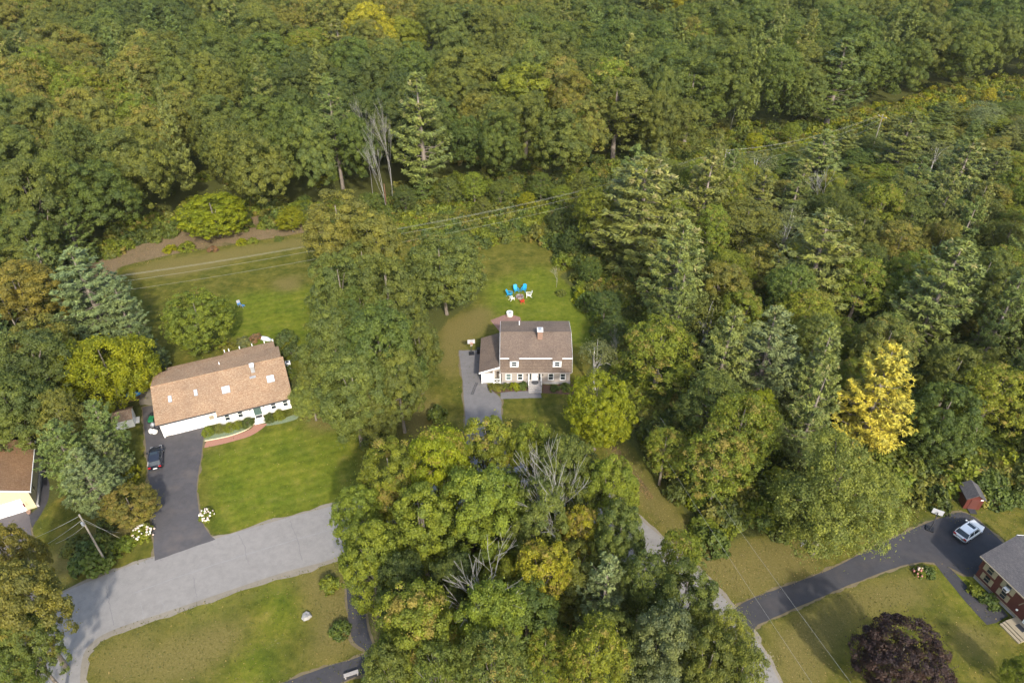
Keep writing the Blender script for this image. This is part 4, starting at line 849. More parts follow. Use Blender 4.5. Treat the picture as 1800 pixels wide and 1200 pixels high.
OAK = [broadleaf(s, zc=.57, rz=.43, nl=13+s % 3, npuff=40, pr=(.50, .92), dens=150, leaf=.112, lob=.60, spread=(.34, .48)) for s in (11, 12, 13, 14)] + [broadleaf(19, zc=.60, rz=.41, RR=4.2, nl=12, npuff=34, pr=(.45, .85), dens=140, leaf=.112, lob=.60, spread=(.32, .50)), broadleaf(20, zc=.57, rz=.44, nl=18, npuff=30, pr=(.42, .78), dens=130, leaf=.110, lob=.48, spread=(.38, .56))]      # domed, clumped crowns
OAKL = [broadleaf(s, zc=.51, rz=.48, nl=18, npuff=38, pr=(.50, .92), dens=160, leaf=.108, low=True, up=.2, lob=.62, spread=(.30, .46)) for s in (16, 17, 18)]                     # crowns down to the ground
MAPLE = [broadleaf(s, zc=.55, rz=.46, nl=18, pr=(.36, .72), dens=92, leaf=.112, lob=.50, npuff=42, stray=.12, spread=(.34, .54)) for s in (21, 22, 23)]     # finer, uneven
ROUND = [broadleaf(s, H=12, RR=5., zc=.50, rz=.47, nl=16, pr=(.38, .66), dens=135, leaf=.106, lob=.66, npuff=90, low=True, up=.12, spread=(.24, .38)) for s in (31, 32)]       # dense lawn tree
WEEP = [broadleaf(41, H=12, RR=5., zc=.52, rz=.46, nl=18, pr=(.5, .8), dens=110, leaf=.15, lob=.48, npuff=40, droop=.8, asp=.4, low=True)]
FEATHER = [broadleaf(s, H=14, RR=5.5, zc=.50, rz=.48, spread=(.42, .70), nl=34, pr=(.34, .72), dens=150, leaf=.098, lob=.30, npuff=34, stray=.2, asp=.45, low=True) for s in (51, 52)]      # loose sprays
SPARSE = [broadleaf(s, H=13, RR=3.8, nl=12, pr=(.35, .6), dens=22, leaf=.13, lob=.45, npuff=28, stray=.3, bark='bark_pale') for s in (61, 62)]
PINE = [pine(s, nw=19, plate=.26) for s in (71, 72, 73, 74)]
PINEB = [pine(s, H=18, RR=5.2, base=.12, nw=17, conic=.62, plate=.27, upc=.26, card=.23) for s in (81, 82)]       # broad, soft white pine
SPRUCE = [pine(91, H=14, RR=3.4, base=.05, nw=20, conic=.95, plate=.36, upc=-.12, card=.20, broken=.02)]
DEAD = [branching(s, H=13, depth_=4, first=.38) for s in (101, 102, 103)]
BUSH = [bush(s, n=1300) for s in (111, 112, 113, 114)]; CLIP = [bush(s, RR=1.0, H=1.0, n=2600, leaf=.06, npuff=160) for s in (121,)]; STEM = stems(seed=4)
KIND = {'oak': (OAK, 16., 4.8), 'oaklow': (OAKL, 16., 4.8), 'maple': (MAPLE, 16., 4.8), 'round': (ROUND, 12., 5.), 'weep': (WEEP, 12., 5.), 'feather': (FEATHER, 14., 5.5), 'sparse': (SPARSE, 13., 3.8), 'pine': (PINE, 20., 4.6), 'pineb': (PINEB, 18., 5.2), 'spruce': (SPRUCE, 14., 3.4)}
NAMES = {'oak': 'oak_tree', 'oaklow': 'oak_tree', 'maple': 'maple_tree', 'round': 'shade_tree', 'weep': 'weeping_tree', 'feather': 'feathery_tree', 'sparse': 'thin_tree', 'pine': 'pine_tree', 'pineb': 'white_pine_tree', 'spruce': 'spruce_tree'}
C_ = {'OL': (.156, .176, .038), 'OY': (.206, .204, .042), 'DG': (.108, .136, .034), 'MG': (.130, .164, .033), 'YG': (.205, .232, .028), 'BY': (.260, .272, .014), 'YE': (.350, .310, .026), 'GO': (.420, .345, .045), 'YO': (.232, .202, .040),
      'LG': (.238, .262, .054), 'PU': (.060, .036, .033), 'BG': (.156, .188, .072), 'PG': (.142, .174, .042), 'PT': (.174, .190, .046), 'DP': (.082, .112, .042), 'RB': (.270, .160, .085), 'GY': (.190, .204, .080)}
WORD = {'OL': 'olive-green', 'OY': 'yellowish olive', 'DG': 'dark green', 'MG': 'mid-green', 'YG': 'yellow-green', 'BY': 'bright yellow-green', 'YE': 'yellow', 'GO': 'golden', 'YO': 'ochre-olive', 'LG': 'pale sage-green', 'PU': 'dark purple', 'BG': 'blue-green', 'PG': 'soft green', 'PT': 'tan-tipped green', 'DP': 'deep green', 'RB': 'reddish-brown', 'GY': 'grey-green'}
KW = {'oak': 'oak', 'oaklow': 'spreading oak', 'maple': 'broadleaf tree', 'round': 'round-crowned tree', 'weep': 'drooping tree', 'feather': 'loose feathery tree', 'sparse': 'thin airy tree', 'pine': 'tall pine', 'pineb': 'broad white pine', 'spruce': 'conical spruce'}
TREES = []     # (x, y, crown radius)
FAR = []       # far wood: (kind, variant, x, y, rot, sxy, sz, colour, turn)
def jit(c, rr, a=.07):
    k = 1+rr.uniform(-a, a)*1.3; h = rr.uniform(-a, a); return (c[0]*k*(1+h), c[1]*k, c[2]*k*(1-h))
def plant(kind, x, y, rad, h, col, turn=0.0, label=None, group=None, rr=R, seat=0.0):
    var, H0, R0 = KIND[kind]; me, tr = var[rr.randrange(len(var))]
    label = label or f'{WORD[col]} {KW[kind]}'
    root = thing(NAMES[kind], label, 'tree', (x, y, 0), rr.uniform(0, 6.28), group)
    root.scale = (rad/R0, rad/R0*rr.uniform(.93, 1.07), h/H0)
    t = bpy.data.objects.new('trunk', tr); COL.objects.link(t); t.parent = root
    c = bpy.data.objects.new('crown', me); COL.objects.link(c); c.parent = root; c.color = (*jit(C_[col], rr), turn)
    TREES.append((x, y, rad)); return root
def LT(px, py, rpx, kind, col, h=None, turn=0.0, label=None, group=None, zr=.6):
    """a tree told by where its crown shows"""
    h = h or (18 if kind in ('oak', 'maple', 'pine') else 12)
    x, y = G(px, py, h*zr); rad = rpx*depth(x, y, h*zr)/FPX
    return plant(kind, x, y, rad, h, col, turn, label, group)

# ------------------------------------------------------------------ single trees
ISL = 'trees on the wooded island between the road arms'
MARKI = [(G(1020,945,9), 'bright yellow maple'), (G(950,1020,9), 'wide yellow maple'), (G(1060,1045,9), 'blue-green pine'), (G(620,1100), 'lower driveway'), (G(850,760), 'grey driveway'), (G(610,930), 'road bend'), (G(1300,1060), 'black driveway mouth'), (G(955,985,8), 'silver branches'), (G(865,1150,8), 'bare dead crown'), (G(767,768), 'covered mower'), (G(618,1187), 'pale bench'), (G(1143,930), 'leafy track')]
def neari(px, py):
    x, y = G(px, py, 10); return min(((x-a[0])**2+(y-a[1])**2, q) for a, q in MARKI)[1]
for px, py, r, kd, co, h, tu in ((690,845,66,'oaklow','YG',18,.03),(635,915,52,'oaklow','YG',16,0),(770,835,62,'oak','BY',18,.02),(855,795,62,'oak','YG',17,.03),(935,810,52,'oak','YG',17,0),(1000,840,62,'oak','OL',17,0),
        (1072,868,52,'oaklow','YG',18,0),(655,985,60,'oaklow','YG',17,0),(745,935,76,'oak','YG',18,0),(850,905,80,'oak','YG',19,0),(950,915,58,'oak','OL',17,0),(1085,955,50,'oak','OL',17,0),(705,1040,46,'oak','DG',14,0),
        (800,1030,48,'oak','DG',14,0),(1060,1045,58,'pineb','BG',15,0),(735,1105,80,'oaklow','YG',18,.08),(860,1105,62,'oak','YG',17,0),(870,1185,62,'maple','OL',18,.02),
        (1045,1170,62,'maple','YG',17,.05),(1130,1030,52,'maple','OL',16,0),(1186,992,44,'maple','YG',15,.04),(1205,1060,66,'oaklow','OL',17,0),(1165,1140,66,'oaklow','GY',17,0),(1275,1120,58,'feather','LG',16,0),(1300,1195,50,'maple','OL',16,0),(770,1195,55,'maple','MG',16,0),(690,1190,50,'maple','OL',15,0),(960,1150,46,'maple','YG',13,.1),(1240,1180,55,'oak','OL',17,0)):
    LT(px, py, r, kd, co, h, tu, f'{WORD[co]} {KW[kd]} of the island wood, by the {neari(px, py)}' + (', some sprays turning' if tu > .07 else ''), ISL)
LT(1020, 945, 46, 'maple', 'YE', 14, .25, 'bright yellow maple rising beside bleached dead branches in the island wood'); LT(950, 1020, 58, 'maple', 'YE', 15, .15, 'wide yellow maple in the middle of the island wood')
for px, py, r, kd, co, h, lab in (
    (600,400,70,'oaklow','YO',22,'tall yellowish olive oak at the back of the oak clump between the houses'), (660,430,52,'oaklow','OY',21,'yellowish olive oak second from the back of the oak clump'),
    (595,510,58,'oaklow','OL',20,'olive oak on the back-lawn side of the oak clump'), (680,520,62,'oaklow','OL',21,'broad mid-green oak in the heart of the oak clump'), (588,605,58,'oaklow','OL',19,'olive oak of the clump leaning over the white house lawn'),
    (672,610,76,'oaklow','MG',21,'largest mid-green oak of the clump beside the tan house lawn'), (618,680,64,'oaklow','OL',18,'front olive oak of the clump, over the front lawn'), (700,665,48,'oaklow','OL',17,'low olive oak at the front of the clump toward the grey driveway'),
    (640,470,48,'oaklow','OL',17,'inner olive oak of the clump, in front of the tall ochre one'), (640,560,52,'oaklow','MG',17,'inner mid-green oak of the clump between the larger ones'), (655,715,44,'oaklow','OL',13,'low olive oak at the foot of the clump by the front lawn'), (560,655,38,'oaklow','OL',13,'small olive oak of the clump beside the white house end'), (735,610,42,'oaklow','OL',15,'slim olive oak of the clump toward the tan house'),
    (780,468,74,'round','OL',17,'dense egg-shaped olive tree between the oak clump and the fire pit lawn'), (345,556,58,'round','YG',12,'bright green round tree alone on the white house back lawn'),
    (185,640,78,'weep','BY',13,'bright yellow-green drooping tree behind the garden shed'), (375,372,58,'round','BY',10,'low bright yellow-green tree at the foot of the back wood'), (510,382,24,'round','BY',6,'small bright yellow-green tree on the leaf-strewn bank'),
    (155,505,78,'pineb','BG',18,'big blue-green pine at the edge of the white house back lawn'), (215,545,46,'pineb','BG',13,'smaller blue-green pine in front of the large one by the back lawn'), (250,605,42,'spruce','DP',10,'dark conical spruce at the corner of the back lawn'),
    (40,520,72,'oak','YO',18,'yellowish oak among the pines left of the back lawn'), (62,640,74,'oak','DG',17,'dark green oak behind the drooping tree'), (20,720,68,'oak','OL',16,'olive oak above the yellow house roof'), (110,735,46,'maple','OY',14,'yellowish tree between the dark oak and the blue-green pines'),
    (115,795,62,'pineb','PG',13,'soft green pine beside the yellow house'), (178,755,46,'pineb','PG',12,'soft green pine behind the garden shed front'), (155,835,58,'pineb','BG',11,'pale blue-green pine nearest the yellow house path'), (190,800,36,'pineb','BG',9,'small blue-green pine between shed and driveway'),
    (228,882,46,'round','YO',5.5,'rust-tinged low round tree beside the wide driveway'), (45,1075,74,'oak','YO',17,'yellowish oak overhanging the road corner'), (25,985,46,'oak','YO',15,'yellowish oak over the yellow house drive'), (55,1140,52,'oak','OL',14,'olive oak low at the road corner'), (15,1190,50,'maple','MG',12,'mid-green tree beside the road corner lawn'),
    (545,690,42,'feather','LG',9,'pale wispy tree at the end of the white house'), (1052,712,64,'round','BY',14,'bright yellow-green tree in front of the tan house'), (1050,632,42,'sparse','GY',10,'thin greyish tree at the gable of the tan house'),
    (1130,365,112,'pineb','PT',24,'very wide tan-tipped pine beside the fire pit lawn'), (1195,470,84,'pineb','PT',21,'tan-tipped pine in front of the very wide one'), (1240,335,64,'pineb','PT',21,'tan-tipped pine under the crossarm pole'), (1440,455,88,'pineb','PT',21,'tan-tipped pine in the middle of the mixed wood'),
    (1350,620,86,'pineb','BG',19,'full grey-green pine standing among yellowing maples'), (1650,510,86,'pineb','PT',21,'tan-tipped pine with drooping boughs above the barn shed wood'), (1475,135,64,'pine','PG',26,'dark layered pine at the far side of the shrub corridor'),
    (1590,245,50,'pine','PT',18,'tan-tipped pine at the end of the shrub corridor'), (1690,300,62,'pineb','PT',18,'wide tan-tipped pine below the corridor'), (1600,330,52,'pine','PG',17,'narrow soft green pine below the corridor'), (1440,275,56,'pine','PT',16,'feathery tan-tipped pine beside the power line'),
    (1310,395,70,'maple','OY',14,'yellowish broad tree right of the tan-tipped pines'), (1160,620,68,'maple','YG',15,'yellow-green maple by the tan house woods edge'), (1240,560,54,'sparse','OY',12,'airy olive tree with pale branches between pines'), (1268,810,68,'maple','YG',15,'yellow-green maple with tan tips at the lawn edge'),
    (1474,862,116,'feather','LG',19,'huge pale sage-green tree spreading over the black driveway'), (1548,690,84,'pineb','GO',19,'golden yellow conifer blazing in the wood'), (1665,730,66,'round','MG',13,'round mid-green tree in the wood behind the barn shed'), (1750,690,66,'maple','YG',14,'yellow-green maple near the wood edge behind the barn shed'),
    (1335,725,40,'maple','BY',12,'narrow bright yellow-green tree near the grey-green pine'), (1170,790,44,'maple','YG',11,'yellow-green tree at the bend of the wood edge'), (1588,1152,80,'round','PU',10.5,'dark purple-leaved maple on the red house lawn'), (1800,1175,34,'feather','YG',7,'yellow-green tree at the corner of the red house lawn'),
    (742,225,66,'pine','PT',30,'giant tan-tipped pine with bare lower trunk above the meadow'), (585,215,46,'pine','PG',28,'slim pine at the front of the back wood'), (925,175,66,'oak','YG',26,'tall yellow-green oak at the front of the back wood'), (1085,195,78,'oak','OL',25,'broad olive oak at the front of the back wood'), (1215,165,72,'oak','MG',26,'tall mid-green oak above the power pole'),
    (600,90,46,'pine','PT',24,'tan-tipped pine deep in the back wood'), (75,70,46,'pine','PT',23,'wide tan-tipped pine deep in the far wood'), (262,42,16,'maple','YE',17,'small bright yellow crown deep in the back wood'), (642,20,34,'maple','YE',20,'broad yellow crown at the far edge of the wood'), (535,15,32,'pine','GO',22,'golden conifer far off in the back wood'), (1463,38,17,'maple','GO',20,'slim brilliant yellow crown in the far wood'),
    (1512,58,18,'maple','RB',19,'reddish-brown crown beside the slim yellow one'), (755,45,40,'maple','YG',20,'yellow-green crown beside the yellow ones in the far wood'), (800,170,30,'maple','RB',16,'reddish tree beside the giant pine'), (900,45,44,'oak','YG',21,'yellow-green oak deep in the back wood')):
    tu = .14 if co == 'PT' else .30 if (px, py) == (1268, 810) else .05 if (kd, co) == ('maple', 'YG') else .12 if co == 'YO' and kd == 'round' else .03 if co in ('BG', 'PG') else 0
    LT(px, py, r, kd, co, h, tu, lab)
def dead(label, px, py, h, var, mat=None, w=1.0, turn=0.0):
    x, y = G(px, py); r = thing('dead_tree', label, 'dead tree', (x, y, 0), turn)
    me = DEAD[var]
    if mat:
        me = me.copy(); me.materials[0] = MATS[mat]
    o = bpy.data.objects.new('branches', me); COL.objects.link(o); o.parent = r; r.scale = (h/13*w, h/13*w, h/13); TREES.append((x, y, 1.5))
dead('bleached dead tree with forked top at the meadow edge', 690, 358, 24, 0, None, .5); dead('dead tree with rust-red peeling trunk at the meadow edge', 681, 378, 22, 1, None, .55); MB().tube([(0,0,1.6),(.03,.02,2.6),(.02,-.02,3.7),(.05,.02,4.6)], [.10,.17,.15,.07], 8).build('peeling_bark', 'bark_red', bpy.data.objects['dead_tree.001'], True); dead('grey dead tree behind the bleached one', 655, 340, 26, 2, None, .45, 1.0)
dead('pale dead tree leaning in the back wood edge', 1283, 232, 22, 1, None, .5, 2.0); dead('white-limbed bare tree right of the power pole', 1430, 395, 14, 0, 'bark_pale', .9, .5)
dead('bare silver branches standing above the fallen-leaf maples of the island', 955, 985, 20.5, 2, None, .8, 1.0); dead('bare dead crown in the middle of the island wood', 865, 1150, 19.5, 0, None, .8, 2.0); dead('bare grey branches beside the silver ones in the island', 1000, 1010, 20.5, 1, None, .8); dead('bare grey crown at the front of the island wood', 790, 1310, 15, 2, None, .8)
dead('small white dead stem cluster in the flower bed by the fire pit lawn', 978, 505, 5, 0, 'bark_pale', .8, .7); dead('bare grey sapling by the gable of the tan house', 1085, 650, 8, 1, None, .7)

ISLP = [(-10.5,32),(-11,46),(-8,54),(4,56),(12,47),(17,38),(18,32)]
# young trees in the meadow and along the corridor
YT = random.Random(44)
for px, py, h, co, kd, lab in ((745,365,10,'MG','pineb','young green pine at the meadow edge below the giant pine'), (715,385,9,'DG','maple','young dark tree between the dead trees and the egg-shaped tree'), (790,372,9,'OL','maple','young olive tree under the giant pine'), (835,368,10,'YG','maple','young yellow-green tree in the meadow behind the egg-shaped tree'), (880,372,8,'MG','maple','young mid-green tree in the meadow thicket'), (925,384,7,'BY','maple','bright yellow-green young tree under the wires'), (950,362,9,'MG','maple','young mid-green tree behind the bright one under the wires'), (985,378,8,'YG','maple','young yellow-green tree beside the bright one under the wires'), (1020,362,9,'OL','maple','young olive tree where the corridor starts'),
        (985,420,8,'DG','round','dark rounded bush-tree at the meadow end of the fire pit lawn'), (1010,455,8,'DG','round','dark rounded tree beside the flower bed'), (1035,505,7,'MG','round','mid-green rounded tree beside the flower bed'), (1060,575,8,'DG','maple','dark young tree at the fire pit lawn corner'), (1075,620,8,'DG','maple','dark young tree behind the tan house gable'), (1180,330,8,'YG','maple','young yellow-green tree left of the crossarm pole'), (1320,275,7,'BY','maple','bright young tree right of the crossarm pole'), (1385,262,8,'YG','maple','young yellow-green tree in the corridor past the crossarm pole'), (1540,240,7,'YE','maple','yellow young tree in the corridor'), (1600,228,7,'BY','maple','bright yellow-green young tree in the corridor'), (1660,212,7,'OY','maple','yellowish young tree near the corridor end'), (1730,190,7,'YE','maple','yellow young tree at the corridor end'), (655,395,8,'MG','maple','young mid-green tree at the foot of the red-trunked dead tree'), (1130,345,9,'MG','maple','young mid-green tree at the corridor bend'), (850,395,7,'OL','maple','low olive tree in front of the meadow thicket')):
    x, y = G(px, py); plant(kd, x, y, h*YT.uniform(.30, .40), h, co, 0, lab, rr=YT)

# ------------------------------------------------------------------ woods
BACK = [(-330,112),(-140,112),(-85,124),(-70,137),(-48,141),(-29,149),(-10,155),(7,157),(22,160),(56,179),(113,200),(178,233),(300,283),(300,370),(-330,370)]
LEFT = [(-170,113),(-88,124),(-82,106),(-70,92),(-68,80),(-76,68),(-170,66)]
RIGHT = [(15,130),(19,118),(20,104),(23,92),(21,82),(22.5,74),(24.5,66),(27.5,61.5),(33,59.5),(40,62),(53,65.5),(70,65),(80,60),(120,50),(260,190),(190,228),(120,198),(72,171),(46,153),(20,141)]
def fill(polys, sp, seed, n):
    rr = random.Random(seed); out = []; P = np.array(polys); lo, hi = P.min(0), P.max(0); cell = {}
    for _ in range(n):
        x, y = rr.uniform(lo[0], hi[0]), rr.uniform(lo[1], hi[1])
        if not inside(polys, np.array([x]), np.array([y]))[0]: continue
        zc = depth(x, y, 12)
        if abs(x) > .80*zc+14: continue
        k = (int(x//sp), int(y//sp))
        if any((x-a)**2+(y-b)**2 < sp*sp for i in (-1,0,1) for j in (-1,0,1) for a, b in cell.get((k[0]+i, k[1]+j), ())): continue
        if any((x-a)**2+(y-b)**2 < (r*.62+sp*.36)**2 or (r > 5.2 and abs(x-a) < r*.75 and 0 < b-y < r*.9+5) for a, b, r in TREES): continue
        cell.setdefault(k, []).append((x, y)); out.append((x, y))
    return out
def lf(x, y, s): return math.sin(x*s+1.3)*math.cos(y*s*1.2-.7)+.6*math.sin((x+y)*s*1.9+2.1)
for x, y in fill(ISLP, 5.6, 77, 3000):
    co = R.choice(('OL', 'YG', 'MG', 'OL')); q = min(((x-a[0])**2+(y-a[1])**2, n_) for a, n_ in MARKI)[1]
    plant('oaklow', x, y, R.uniform(3.2, 4.2), R.uniform(11, 15), co, 0, f'smaller {WORD[co]} oak filling the island wood, near the {q}', ISL)
cand = []
OPEN = GP([(1330,262),(1420,240),(1500,218),(1820,152),(1820,205),(1560,250),(1400,275)])
def stand(v, names): return names[max(0, min(len(names)-1, int((v*.33+.5)*len(names)+R.uniform(-.75, .75))))]
for x, y in fill(BACK, 7.8, 5, 26000):
    v = lf(x, y, .045); v2 = lf(y+40, x-25, .03); u = R.random()
    if y > 185 and R.random() < .34 or inside(OPEN, np.array([x]), np.array([y]))[0]: continue
    big = 1.28 if y > 185 else 1.0
    if v > .85 and u < .6 or u < .05: kd, co, h = 'pine', R.choice(('PT', 'PG', 'PT')), R.uniform(23, 29)
    elif v < -.95 and u < .5: kd, co, h = 'maple', R.choice(('YG', 'OY', 'YG')), R.uniform(18, 23)
    else: kd, co, h = R.choice(('oak', 'oak', 'oak', 'maple')), stand(v2, ('DG', 'MG', 'OL', 'OL', 'OY', 'YG') if x < 30 else ('DG', 'MG', 'MG', 'OL', 'OL')), R.uniform(20, 26)
    if y > 225 and u > (.965 if -60 < x < 40 else .993): co = 'YE'
    cand.append((kd, x, y, R.choice((R.uniform(4.4, 5.6), R.uniform(5.4, 7.0))) *big if kd != 'pine' else R.uniform(4.0, 5.4)*big, h*(1+(big-1)*.35), co, 'back'))
for x, y in fill(LEFT, 6.5, 6, 5000): cand.append((R.choice(('oak', 'oak', 'pineb')), x, y, R.uniform(4, 5.4), R.uniform(14, 18), R.choice(('OL', 'OY', 'MG')), 'left'))
for x, y in fill(RIGHT, 5.8, 8, 14000):
    v = lf(x, y, .06); u = R.random()
    if v > .2 and u < .42: kd, co, h = R.choice(('pineb', 'pineb', 'pine')), R.choice(('PG', 'PT', 'PT', 'PG')), R.uniform(16, 22)*(.5 if y > 150 and x > 62 else .75 if y > 135 and x > 50 else 1)
    elif u > .93: kd, co, h = 'sparse', 'GY', R.uniform(10, 13)
    else: kd, co, h = R.choice(('maple', 'maple', 'feather', 'oak')), R.choice(('YG', 'MG', 'OL', 'YG', 'OL', 'OY')), R.uniform(11, 17)*(.5 if y > 150 and x > 62 else .75 if y > 135 and x > 50 else 1)
    cand.append((kd, x, y, R.uniform(3.6, 5.6), h, co, 'right'))
cand.sort(key=lambda c: depth(c[1], c[2], 10)*(1.25 if c[6] == 'back' else 1.0))
MARK = [(G(1548,690,9), 'the golden conifer'), (G(1350,620,10), 'the grey-green pine'), (G(1470,860,9), 'the sage-green tree'), (G(1706,880), 'the barn shed'), (P1, 'the crossarm pole'), (G(732,335), 'the giant pine'), (G(1430,395), 'the white-limbed tree'),
        (G(1010,650), 'the tan house gable'), (G(30,850), 'the yellow house'), (G(230,600), 'the dark spruce'), (G(690,358), 'the dead trees'), (G(1130,400,12), 'the very wide pine'), (G(1440,455,10), 'the middle pine'), (G(1650,510,10), 'the drooping pine'), (G(1475,180), 'the layered corridor pine'),
        (G(375,395), 'the low bright tree'), (G(1268,850), 'the tan-tipped maple'), (G(1240,600), 'the airy tree'), (G(950,365), 'the meadow'), (G(210,450), 'the back lawn corner'), (G(500,400), 'the leafy bank'), (G(1283,232), 'the leaning dead tree'), (G(1690,330,9), 'the wide corridor pine'), (G(1790,870), 'the barn shed lawn'), (G(1215,300), 'the power line'), (G(1100,345), 'the corridor bend'), (G(1700,185), 'the corridor end'), (G(20,520), 'the yellowish oak')]
def near(x, y):
    d, p = min(((x-a[0])**2+(y-a[1])**2, q) for a, q in MARK); return p, math.sqrt(d)
WHERE = {'back': 'in the back wood', 'left': 'in the grove', 'right': 'in the mixed wood'}
n_single = max(0, 300-len([o for o in COL.objects if o.get('category') == 'tree']))
for i, (kd, x, y, rad, h, co, wh) in enumerate(cand):
    tu = .15*R.random() if co == 'PT' else .05*R.random()**2 if co in ('YG', 'OY') else 0
    if kd == 'pineb' and co in ('OL', 'OY', 'MG'): co = 'PG'
    if i < n_single:
        p, d = near(x, y); sz = 'tall' if h > (24 if wh == 'back' else 15.5) else 'low' if h < (21.5 if wh == 'back' else 12.5) else 'middling'
        kw = KW[kd].replace('tall ', '')
        lab = f'{sz} {WORD[co]} {kw} {WHERE[wh]}' + (f', close to {p}' if d < 9 else f', past {p}' if d < 30 else ', deep inside')
        plant(kd, x, y, rad, h, co, tu, lab, lab.replace(sz+' ', '', 1))
    else:
        var, H0, R0 = KIND[kd]; FAR.append((kd, R.randrange(min(3, len(var))), x, y, R.uniform(0, 6.28), rad/R0, h/H0, jit(C_[co], R), tu))
print('TREES', len(cand), 'single', min(len(cand), n_single), 'far', len(FAR))

# far wood: one mass, too many to count
def far_wood():
    lib = {}
    src = bpy.data.collections.new('far_tree_kinds')
    order = []
    for kd in sorted({f[0] for f in FAR}):
        for vi, (me, tr) in enumerate(KIND[kd][0][:3]):
            m2 = me.copy(); m2.materials[0] = MATS['needle_far' if kd in ('pine', 'pineb', 'spruce') else 'leaf_far']; order.append((kd, vi, m2))
    ng = bpy.data.node_groups.new('far_wood', 'GeometryNodeTree')
    ng.interface.new_socket('Geometry', in_out='INPUT', socket_type='NodeSocketGeometry'); ng.interface.new_socket('Geometry', in_out='OUTPUT', socket_type='NodeSocketGeometry')
    N = ng.nodes; L = ng.links; gi = N.new('NodeGroupInput'); go = N.new('NodeGroupOutput')
    jn = N.new('GeometryNodeJoinGeometry'); L.new(jn.outputs[0], go.inputs[0])
    def named(n, typ):
        a = N.new('GeometryNodeInputNamedAttribute'); a.data_type = typ; a.inputs['Name'].default_value = n; return a.outputs[0]
    which = named('which', 'INT'); rot = named('rot', 'FLOAT_VECTOR'); scl = named('scl', 'FLOAT_VECTOR')
    for k, (kd, vi, m2) in enumerate(order):
        ob = bpy.data.objects.new('far_tree_source', m2)      # source only: not linked into the scene
        oi = N.new('GeometryNodeObjectInfo'); oi.inputs['Object'].default_value = ob; oi.inputs['As Instance'].default_value = True
        eq = N.new('FunctionNodeCompare'); eq.data_type = 'INT'; eq.operation = 'EQUAL'; L.new(which, eq.inputs[2]); eq.inputs[3].default_value = k
        ip = N.new('GeometryNodeInstanceOnPoints'); L.new(gi.outputs[0], ip.inputs['Points']); L.new(eq.outputs[0], ip.inputs['Selection']); L.new(oi.outputs['Geometry'], ip.inputs['Instance'])
        L.new(rot, ip.inputs['Rotation']); L.new(scl, ip.inputs['Scale']); L.new(ip.outputs[0], jn.inputs[0])
    ix = {(kd, vi): k for k, (kd, vi, _) in enumerate(order)}
    me = bpy.data.meshes.new('far_wood'); me.from_pydata([(f[2], f[3], 0) for f in FAR], [], [])
    def put(n, typ, key, vals):
        a = me.attributes.new(n, typ, 'POINT'); a.data.foreach_set(key, vals)
    put('which', 'INT', 'value', [ix[(f[0], f[1])] for f in FAR])
    put('rot', 'FLOAT_VECTOR', 'vector', [c for f in FAR for c in (0, 0, f[4])]); put('scl', 'FLOAT_VECTOR', 'vector', [c for f in FAR for c in (f[5], f[5], f[6])])
    put('col', 'FLOAT_COLOR', 'color', [c for f in FAR for c in (*f[7], 1)]); put('turn', 'FLOAT', 'value', [f[8] for f in FAR])
    o = bpy.data.objects.new('far_wood', me); COL.objects.link(o); md = o.modifiers.new('trees', 'NODES'); md.node_group = ng
    tag(o, 'far mixed wood of olive oaks and pines reaching out of sight', 'wood', kind='stuff')
if FAR: far_wood()

# ------------------------------------------------------------------ shrubs and undergrowth
def shrub(px, py, rad, h, col, label, group=None, mesh=None, xy=None, name='shrub', turn=0.0):
    x, y = xy or G(px, py); r = thing(name, label, 'shrub', (x, y, 0), R.uniform(0, 6.28), group)
    me = mesh or R.choice(BUSH); k = (1.2, 1.4) if me in BUSH else (1.0, 1.0)
    r.scale = (rad/k[0], rad/k[0]*R.uniform(.9, 1.1), h/k[1])
    o = bpy.data.objects.new('foliage', me); COL.objects.link(o); o.parent = r; o.color = (*jit(C_[col], R), turn)
    t = bpy.data.objects.new('stems', STEM); COL.objects.link(t); t.parent = r
    return r
for px, py, rad, h, co, lab in ((367,762,.95,1.25,'YG','yellow-green clipped shrub at the garage end of the white house bed'),(388,756,.8,1.1,'OY','rusty clipped shrub second from the garage'),(404,754,.9,1.15,'YG','yellow-green clipped shrub below the first front window'),(420,750,.8,1.1,'YG','yellow-green clipped shrub below the second front window'),(436,747,1.0,1.3,'DG','dark green clipped dome at the front steps, garage side'),(475,738,.9,1.2,'DG','dark green clipped dome at the front steps, far side'),(491,733,1.0,1.25,'YG','yellow-green clipped shrub beyond the front steps')):
    shrub(px, py, rad, h, co, lab, 'clipped shrubs before the white house', CLIP[0], name='clipped_shrub')
for px, py, rad, h, co, lab in ((866,684,1.0,.9,'OY','straw-coloured shrub by the lean-to wing'),(879,684,.8,.8,'OY','pale straw shrub between lean-to and windows'),(889,682,.8,1.0,'OL','brownish-olive shrub under the first window of the tan house'),(904,682,.95,1.1,'BY','bright yellow shrub under the second window of the tan house'),(920,681,.85,1.0,'MG','green round shrub beside the grey steps'),(975,684,.8,.8,'DG','dark shrub on the far side of the grey steps'),(995,684,1.1,1.1,'MG','green shrub below the end window of the tan house')):
    shrub(px, py, rad, h, co, lab, 'shrubs before the tan house')
